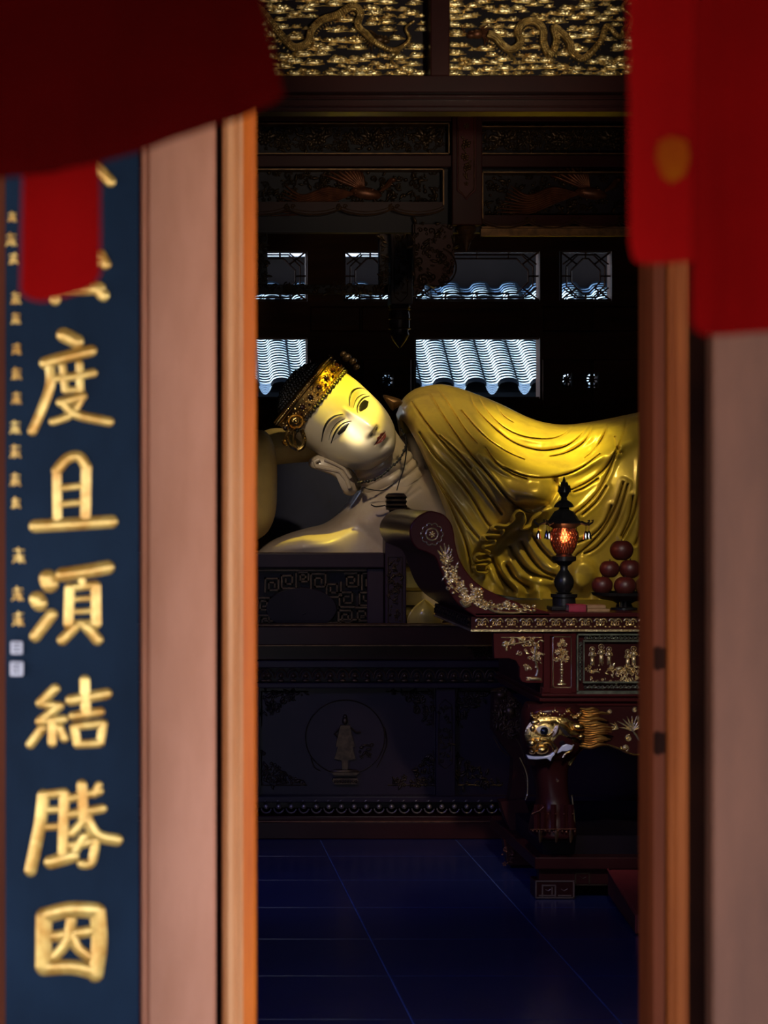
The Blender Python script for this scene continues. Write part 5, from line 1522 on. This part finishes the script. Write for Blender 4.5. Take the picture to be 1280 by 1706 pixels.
dragon_panel(747, 1120, [(812, 58), (826, 64), (838, 78), (852, 84), (866, 72), (862, 52), (874, 38), (892, 38), (904, 52), (905, 74), (916, 92), (926, 70), (922, 48), (934, 56), (948, 72), (952, 88), (972, 98), (1000, 70), (1010, 45), (1030, 62), (1045, 55), (1052, 30), (1036, 12), (1060, -10), (1090, -30)],
             (795, 57, -1), 'right gilded dragon panel, its coiled dragon winding through clouds', 5)
dragon_panel(345, 715, [(370, 20), (400, 0), (430, 14), (452, 40), (470, 62), (490, 80), (512, 72), (520, 50), (538, 34), (562, 26), (586, 12), (600, 22), (596, 44), (610, 58), (622, 70), (650, 84), (668, 80), (682, 66), (676, 48), (690, 36)],
             (632, 66, 1), 'left gilded dragon panel, beside the dark red hanging cloth', 6)

# -- carved beams and panels of the shrine canopy
YC = 9.2; kc = YC / F
cx0, cx1 = VX + XL / kc, VX + XR / kc
can = thing('carved_canopy', P(780, 380, YC), 'dark carved wooden canopy with gilded bird panels spanning above the altar', 'canopy')
r = RL(YC); r.rbox(cx0, cx1, 150, 202, 0.0, 0.12); r.rbox(cx0, cx1, 258, 278, 0.0, 0.10); r.build('beam', M['lacquer'], can, smooth=False, bev=0.004)
r = RL(YC); r.rbox(cx0, cx1, 202, 384, -0.07, 0.12); r.build('backboard', M['lacquer_black'], can, smooth=False)
r = RL(YC); r.rbox(752, 802, 150, 376, 0.03, 0.14); post = r.build('king_post', M['lacquer'], can, smooth=False, bev=0.004)
r = RL(YC - 0.03); r.rprism([(763, 190), (791, 190), (793, 196), (793, 318), (784, 326), (777, 334), (770, 326), (761, 318), (761, 196)], 0.012, 0.0); plq = r.build('plaque', M['lacquer_red'], post, smooth=False, bev=0.002)
r = RL(YC - 0.042)
r.line([(765, 194), (789, 194), (790, 198), (790, 315), (783, 323), (777, 330), (771, 323), (764, 315), (764, 198)], 0.8, closed=True)
r.flower(777, 210, 5, 6); r.flower(777, 240, 8, 6, 4); r.flower(775, 262, 7, 6, 4); r.flower(779, 278, 7, 6, 4)
for i in range(18): r.leaf(777 + rg.uniform(-5, 5), 232 + i * 4, 9, 3.4, 2.5, rg.choice((0.6, 2.5, 1.0, 2.1)))
r.flower(777, 306, 4, 5); r.leaf(777, 300, 14, 5, 3, PI / 2)
r.build('plaque_carving', M['bronze'], plq)
def frame(r, x0, x1, y0, y1, w=1.2):
    for a in (rect(x0, x1, y0, y0 + w * 1.6), rect(x0, x1, y1 - w * 1.6, y1), rect(x0, x0 + w * 1.6, y0, y1), rect(x1 - w * 1.6, x1, y0, y1)): r.rprism(a, 0.006, 0.07)
for (x0, x1, y0, y1, sd) in ((400, 749, 205, 257, 1), (800, 1110, 210, 257, 2)):
    r = RL(YC); frame(r, x0, x1, y0, y1); fr_ = r.build('panel_frame', M['bronze'], can, smooth=False)
    r = RL(YC + 0.07); r.flora(rect(x0 + 8, x1 - 8, y0 + 8, y1 - 8), 330, 7, sd)
    for px in np.arange(x0 + 40, x1 - 20, 90):
        r.flower(px, (y0 + y1) / 2, 12, 8, 6)
        for a in (0.3, 0.9, 2.2, 2.8): r.leaf(px, (y0 + y1) / 2, 26, 9, 4, a)
    r.build('flower_relief', M['bronze_dark'], fr_)
def phoenix(r, x, y, s, face):
    r.dome(x, y, 26 * s, 10 * s, 10 * s, -face * .15)
    r.line([(x + face * 22 * s, y - 3 * s), (x + face * 34 * s, y - 12 * s), (x + face * 40 * s, y - 20 * s), (x + face * 46 * s, y - 18 * s)], 4.2 * s, 6, smooth=4, taper=True)
    r.dome(x + face * 43 * s, y - 21 * s, 5 * s, 4 * s, 7)
    for i in range(9):
        a = PI / 2 + face * (.15 + i * .13)
        r.leaf(x - face * 2 * s, y - 4 * s, (34 + i * 5) * s, 6 * s, 5, a)
    for i in range(9):
        r.line([(x - face * 18 * s, y + 1 * s), (x - face * 60 * s, y - 8 * s + i * 3 * s), (x - face * 100 * s, y + 4 * s + i * 3.5 * s), (x - face * (128 + 3 * i) * s, y - 12 * s + i * 6 * s)], 2.2 * s, 4, smooth=5, taper=True)
    for i in range(14): r.dome(x + rg.uniform(-18, 18) * s, y + rg.uniform(-5, 5) * s, 3 * s, 2 * s, 3, lift=6 * s, n=6)
for (x0, x1, y0, y1, bx, by, fc, sd) in ((392, 740, 281, 362, 610, 322, 1, 3), (803, 1112, 286, 384, 985, 322, 1, 4)):
    r = RL(YC)
    for a in (rect(x0, x1, y0, y0 + 2.2), rect(x0, x0 + 2.2, y0, y1 - 20), rect(x1 - 2.2, x1, y0, y1 - 20)): r.rprism(a, 0.006, 0.07)
    fr_ = r.build('panel_frame', M['bronze'], can, smooth=False)
    r = RL(YC + 0.06)
    r.flora(rect(x0 + 8, x1 - 8, y0 + 6, y1 - 14), 230, 7, sd + 20)
    for i in range(26): r.curl(rg.uniform(x0 + 10, x1 - 10), rg.uniform(y0 + 8, y1 - 18), 6, 1.3, rg.uniform(0, 6), 1.3)
    r.build('foliage_relief', M['bronze_dark'], fr_)
    r = RL(YC + 0.05); phoenix(r, bx, by, 1.05, fc); r.build('bird_relief', M['bronze_red'], fr_)
    # scalloped lower edge
    r = RL(YC)
    n_ = 4; pts_ = []
    wv = (x1 - x0) / n_
    for i in range(n_ * 12 + 1):
        x = x0 + (x1 - x0) * i / (n_ * 12)
        pts_.append((x, y1 - 14 + 10 * abs(math.sin(PI * (x - x0) / wv)) ** .7))
    r.rprism([(x0, y1 - 26), (x1, y1 - 26)] + pts_[::-1], -0.005, 0.06); sc_ = r.build('scalloped_edge', M['lacquer'], can, smooth=False)
    r = RL(YC + 0.004); r.line(pts_, 1.4, 3); r.line([(a, c_ - 5) for a, c_ in pts_], .7, 2)
    for i in range(1, n_): r.curl(x0 + wv * i, y1 - 16, 6, 1.3, 1.5, 1.4); r.curl(x0 + wv * i + 9, y1 - 18, 4, 1.2, 0, 1)
    r.build('edge_gilding', M['bronze'], sc_)
r = RL(YC); r.rbox(803, 1112, 377, 380, 0.0, 0.05); r.rbox(803, 1112, 380, 392, -0.02, 0.05); r.build('lower_rail', M['bronze'], can, smooth=False)
# drop at the foot of the king post and the carved bracket beside it
lath([(6, 376), (15, 378), (17, 384), (13, 390), (15, 394), (8, 402), (5, 412), (1, 420)], 777, 420, YC + 0.03, 12).build('post_drop', M['bronze'], post)
r = RL(YC)
br = [(690, 372), (757, 372), (757, 410), (760, 430), (757, 455), (742, 472), (725, 478), (712, 470), (704, 486), (692, 492)]
r.rprism(br, -0.03, 0.08); bk = r.build('bracket', M['lacquer'], can, smooth=False)
r = RL(YC + 0.03); r.flora(br, 90, 7, 41); r.line(circle(728, 445, 32, 32, 20, -PI * .6, PI * .45), 1.4, 3); r.curl(705, 468, 12, 1.4, 0.5, 2); r.line([(691, 372), (691, 470)], 1.2); r.curl(700, 490, 8, 1.2, 2, 1.5)
r.build('bracket_carving', M['bronze_dark'], bk)

# -- inner hanging frame, further back
YI = 9.75; ki = YI / F
inn = thing('hanging_screen', P(540, 490, YI), 'black carved hanging screen with pendant post, below the left bird panel', 'carved screen')
ix0 = VX + XL / ki
r = RL(YI); r.rbox(ix0, 690, 340, 372, 0.0, 0.10); r.rbox(ix0, 650, 474, 489, 0.0, 0.05); r.rbox(632, 648, 372, 489, 0.0, 0.05); r.rbox(418, 446, 372, 474, 0.0, 0.05); r.build('frame', M['lacquer_black'], inn, smooth=False, bev=0.003)
r = RL(YI); r.flora(rect(430, 640, 475, 488), 120, 5.5, 51); r.flora(rect(633, 647, 376, 470), 50, 5.5, 52); r.flora(rect(428, 445, 376, 470), 60, 5.5, 53); r.line([(432, 489), (648, 491)], .8)
r.build('frame_carving', M['bronze_dark'], inn)
r = RL(YI); r.rbox(650, 686, 340, 508, 0.03, 0.10); hp_ = r.build('pendant_post', M['lacquer_black'], inn, smooth=False, bev=0.004)
r = RL(YI - 0.03); r.line([(657, 372), (679, 372), (679, 492), (674, 498), (668, 503), (662, 498), (657, 492)], .9, closed=True); r.flora(rect(660, 676, 376, 490), 60, 5, 54); r.build('post_carving', M['bronze_dark'], hp_)
lath([(17, 508), (18, 512), (15, 516), (17, 525), (17, 545), (14, 552), (16, 558), (12, 566), (6, 574), (1, 580)], 666, 580, YI + 0.03, 10).build('pendant_drop', M['lacquer_black'], hp_)
b = MB()
for zz_ in (516, 532, 548): b.lathe(P(666, zz_, YI + 0.03), [(18 * ki, -1.2 * ki), (19 * ki, 0), (18 * ki, 1.2 * ki)], 10)
b.build('drop_rings', M['bronze_dark'], hp_)

# ================================================================== couplet board, hanging cloths
YP = 3.72; kp = YP / F
board = thing('couplet_board', P(120, 1690, YP), 'tall navy board with gilded calligraphy, left of the doorway', 'sign board')
b = RL(YP)
z_lo, z_hi = 0.35, 2.45
bd = MB(); rows = []
for x in np.linspace(8, 231, 24):
    t = (x - 120) / 112
    rows.append([(b.x(x), YP + 0.016 * t * t, z_lo), (b.x(x), YP + 0.016 * t * t, z_hi)])
back = [[(p[0], p[1] + 0.022, p[2]) for p in r_] for r_ in rows]
full = rows + back[::-1]
bd.grid([[r_[0] for r_ in full], [r_[1] for r_ in full]], closed_u=True)
bd.f.append(tuple(range(len(full)))); bd.mi.append(0); bd.f.append(tuple(range(len(full), 2 * len(full)))); bd.mi.append(0)
bd.build('panel', M['board'], board, angle=40)
def glyph(name, strokes, conv, m=None, h=0.8):
    r = RL(YP)
    for st in strokes:
        *pts, rad = st
        pts = [conv(p) for p in pts]
        if len(pts) == 1: pts = [(pts[0][0] - .5, pts[0][1]), (pts[0][0] + .5, pts[0][1])]
        s_ = conv.s
        if len(pts) > 2: pts = [(p.x, p.y) for p in smooth_path([(a, c_, 0) for a, c_ in pts], 4)]
        base = 0.016 * ((pts[0][0] - 120) / 112) ** 2
        Q = [(r.x(a), YP + 0.016 * ((a - 120) / 112) ** 2 - 0.002, r.z(c_)) for a, c_ in pts]
        rad *= 1.0 if rad < 3 else 1.22
        r.tube(Q, rad * s_ * kp, n=10, flat=0.55)
        for e_ in (Q[0], Q[-1]):
            r.ball(e_, (rad * s_ * kp, rad * s_ * kp * .55, rad * s_ * kp), 10, 6)
    return r.build(name, m or M['glyph'], board)
class Cv:
    def __init__(s, ox, oy, sc): s.ox, s.oy, s.s = ox, oy, sc
    def __call__(s, p): return (s.ox + p[0] * s.s, s.oy + p[1] * s.s)
c1_ = Cv(0, 240, .387); c2_ = Cv(0, 880, .4839)
glyph('gilded_character', [((275, 822), (330, 850), 27), ((195, 942), (290, 915), (392, 890), 22), ((215, 955), (218, 1030), (190, 1120), (140, 1235), 18), ((232, 1010), (320, 1000), (402, 985), 16), ((270, 955), (282, 1060), 14), ((342, 945), (346, 1060), 14), ((278, 1060), (345, 1055), 12), ((262, 1112), (355, 1086), 18), ((352, 1092), (305, 1165), (228, 1195), 15), ((278, 1118), (330, 1165), (470, 1195), 18)], c1_)
glyph('gilded_character', [((245, 1410), (248, 1620), 17), ((245, 1405), (290, 1355), (340, 1345), (372, 1390), 20), ((372, 1390), (368, 1620), 19), ((252, 1482), (362, 1470), 13), ((252, 1552), (365, 1540), 13), ((152, 1645), (320, 1635), (480, 1625), 24)], c1_)
glyph('gilded_character', [((165, 172), (172, 192), 26), ((128, 245), (136, 258), 24), ((122, 372), (150, 335), (178, 298), 18), ((215, 160), (300, 148), (370, 135), 21), ((240, 205), (236, 330), 15), ((330, 198), (332, 330), 15), ((240, 205), (330, 195), 13), ((245, 245), (328, 240), 9), ((245, 288), (328, 283), 9), ((240, 330), (330, 326), 12), ((280, 150), (285, 200), 11), ((258, 340), (215, 385), 16), ((300, 340), (336, 384), 17)], c2_)
glyph('gilded_character', [((190, 552), (140, 602), 15), ((140, 604), (205, 612), 13), ((205, 612), (138, 664), 14), ((138, 666), (218, 658), 14), ((180, 662), (180, 740), 13), ((145, 690), (105, 745), 14), ((206, 688), (222, 724), 13), ((292, 522), (296, 640), 15), ((245, 592), (366, 570), 17), ((252, 646), (345, 632), 14), ((255, 682), (266, 740), 13), ((356, 672), (345, 740), 13), ((255, 682), (356, 672), 13), ((266, 743), (345, 740), 13)], c2_)
glyph('gilded_character', [((150, 920), (140, 1010), (122, 1100), (105, 1180), 18), ((152, 918), (222, 910), 14), ((222, 912), (216, 1140), 15), ((150, 972), (216, 966), 11), ((146, 1030), (216, 1025), 11), ((175, 1150), (250, 1128), 20), ((282, 882), (288, 1000), 15), ((340, 885), (325, 915), 12), ((240, 930), (342, 906), 13), ((236, 985), (352, 966), 14), ((248, 1050), (302, 992), 14), ((300, 1005), (335, 1058), (402, 1075), 18), ((250, 1092), (332, 1076), 14), ((330, 1078), (315, 1150), (282, 1156), 14), ((290, 1062), (240, 1138), 14)], c2_)
glyph('gilded_character', [((152, 1335), (150, 1510), 24), ((152, 1335), (240, 1312), (330, 1316), 24), ((336, 1320), (342, 1430), (328, 1535), 24), ((150, 1515), (250, 1510), (330, 1530), 22), ((188, 1405), (305, 1388), 17), ((246, 1350), (232, 1420), (190, 1475), 16), ((246, 1405), (268, 1445), (305, 1475), 16)], c2_)
glyph('gilded_character', [((150, 268), (165, 282), (184, 302), 8), ((70, 300), (150, 296), 8), ((110, 262), (100, 330), (62, 372), 8), ((100, 340), (150, 372), 8)], Cv(0, 0, 1.0))
glyph('gilded_character', [((168, 425), (176, 440), 8), ((60, 440), (166, 436), 8), ((95, 400), (92, 500), 8), ((165, 484), (172, 492), 9), ((70, 486), (166, 480), 9)], Cv(0, 0, 1.0))
small = [(20, 360, 9), (18, 398, 12), (22, 430, 10), (26, 496, 11), (26, 530, 10), (27, 581, 10), (27, 622, 11), (27, 663, 11), (25, 712, 12), (25, 752, 12), (25, 799, 12), (26, 838, 10), (31, 926, 14), (29, 990, 13), (30, 1032, 13)]
rg = random.Random(12)
for (x, y, s_) in small:      # the inscription column is too blurred to read: upright strokes and bars of the same weight
    st = []
    for i in range(3): st.append(((x - s_ * .6, y - s_ * .6 + i * s_ * .6 + rg.uniform(-1, 1)), (x + s_ * .6, y - s_ * .66 + i * s_ * .6 + rg.uniform(-1, 1)), 1.5))
    st.append(((x + rg.uniform(-3, 3), y - s_ * .9), (x + rg.uniform(-3, 3), y + s_ * .8), 1.7))
    st.append(((x - s_ * .2, y), (x - s_ * .7, y + s_ * .8), 1.5)); st.append(((x + s_ * .2, y), (x + s_ * .7, y + s_ * .8), 1.5))
    glyph('small_character', st, Cv(0, 0, 1.0))
for (y, s_) in ((1079, 10), (1114, 11)):
    r = RL(YP + 0.004); r.rbox(28 - s_, 28 + s_, y - s_ * 1.1, y + s_ * 1.1, 0.006, 0.01)
    sl = r.build('seal_stamp', M['seal'], board, smooth=False, bev=0.002)
    r = RL(YP - 0.002)
    for i in range(3): r.rbox(28 - s_ * .6, 28 + s_ * .6, y - s_ * .7 + i * s_ * .6, y - s_ * .7 + i * s_ * .6 + 2, 0.002, 0.001)
    r.build('seal_marks', M['board'], sl, smooth=False)

# red cloths hung from the porch, close to the viewer
def cloth(name, outline, Y, th, label, m, wave=0.004, n=46, rail=True):
    """outline = (bottom edge points left to right, top py): a hanging, gently pleated cloth of real thickness"""
    bot, top, left, right = outline
    t = thing(name, (P((bot[0][0] + bot[-1][0]) / 2, 0, Y).x, Y, P(0, max(p[1] for p in bot), Y).z), label, 'cloth')
    rows_f = []; rows_b = []
    mrows = 30
    for i in range(mrows + 1):
        f = i / mrows; rf_ = []; rb_ = []
        for j in range(n + 1):
            g = j / n
            xb = bot[0][0] + (bot[-1][0] - bot[0][0]) * g
            yb = float(np.interp(xb, [p[0] for p in bot], [p[1] for p in bot]))
            xt = left + (right - left) * g
            x = xt + (xb - xt) * f; y = top + (yb - top) * f
            wv = wave * (math.sin(x / 31.0 + 0.6 * math.sin(y / 90)) + .5 * math.sin(x / 13.0 + 2)) * (0.4 + 0.6 * f)
            e_ = min(g, 1 - g) * n; tk = th * min(1, (e_ + .6) / 2.0) * min(1, (mrows - i + .6) / 2.0)
            rf_.append(P(x, y, Y) + Vector((0, wv - tk / 2, 0))); rb_.append(P(x, y, Y) + Vector((0, wv + tk / 2, 0)))
        rows_f.append(rf_); rows_b.append(rb_)
    b = MB(); b.grid(rows_f); b.grid(rows_b)
    ring_f = rows_f[0] + [r_[-1] for r_ in rows_f[1:]] + rows_f[-1][::-1][1:] + [r_[0] for r_ in rows_f[::-1]][1:-1]
    ring_b = rows_b[0] + [r_[-1] for r_ in rows_b[1:]] + rows_b[-1][::-1][1:] + [r_[0] for r_ in rows_b[::-1]][1:-1]
    b.grid([ring_f, ring_b], closed_u=True)
    b.build('cloth_panel', m, t)
    if rail:
        b = MB(); p0 = P(left, top, Y); p1 = P(right, top, Y)
        b.tube([p0, p1], 0.012, 10); b.build('hanging_rod', M['gap'], t)
        b = MB()
        for f in (0.1, .9):
            q_ = p0.lerp(p1, f); b.tube([q_, Vector((q_.x, q_.y, 2.72))], 0.003, 6)
        b.build('cord', M['gap'], t)
    return t
cloth('hanging_cloth', ([(-260, 330), (0, 296), (90, 287), (180, 268), (235, 250), (300, 228), (400, 196), (428, 183), (462, 170), (474, 158)], -150, -420, 400), 1.8, 0.012, 'large deep red cloth hung across the upper left corner', M['cloth_dark'])
cloth('hanging_banner', ([(34, 488), (48, 498), (70, 502), (110, 494), (140, 486), (160, 472), (168, 455)], 150, 40, 166), 2.0, 0.012, 'small bright red banner hanging before the navy board', M['cloth_red'], 0.003, 24)
rb1 = cloth('hanging_banner', ([(1052, 405), (1056, 428), (1066, 438), (1090, 441), (1150, 436), (1200, 436), (1215, 430)], -150, 1046, 1220), 1.95, 0.012, 'red banner with faded gold emblem, inner one at upper right', M['cloth_red'], 0.004, 30)
cloth('hanging_banner', ([(1150, 536), (1158, 552), (1175, 560), (1230, 556), (1400, 548)], -150, 1158, 1400), 1.7, 0.012, 'longer deep red banner at the right frame edge, before the inner one', M['cloth_deep'], 0.005, 40)
r = RL(1.95 - 0.012)
r.rprism([(1098, 236), (1118, 228), (1144, 234), (1150, 262), (1140, 292), (1120, 304), (1104, 294), (1094, 262)], 0.0005, 0.004)
r.build('gold_emblem', M['print_gold'], rb1, smooth=False)
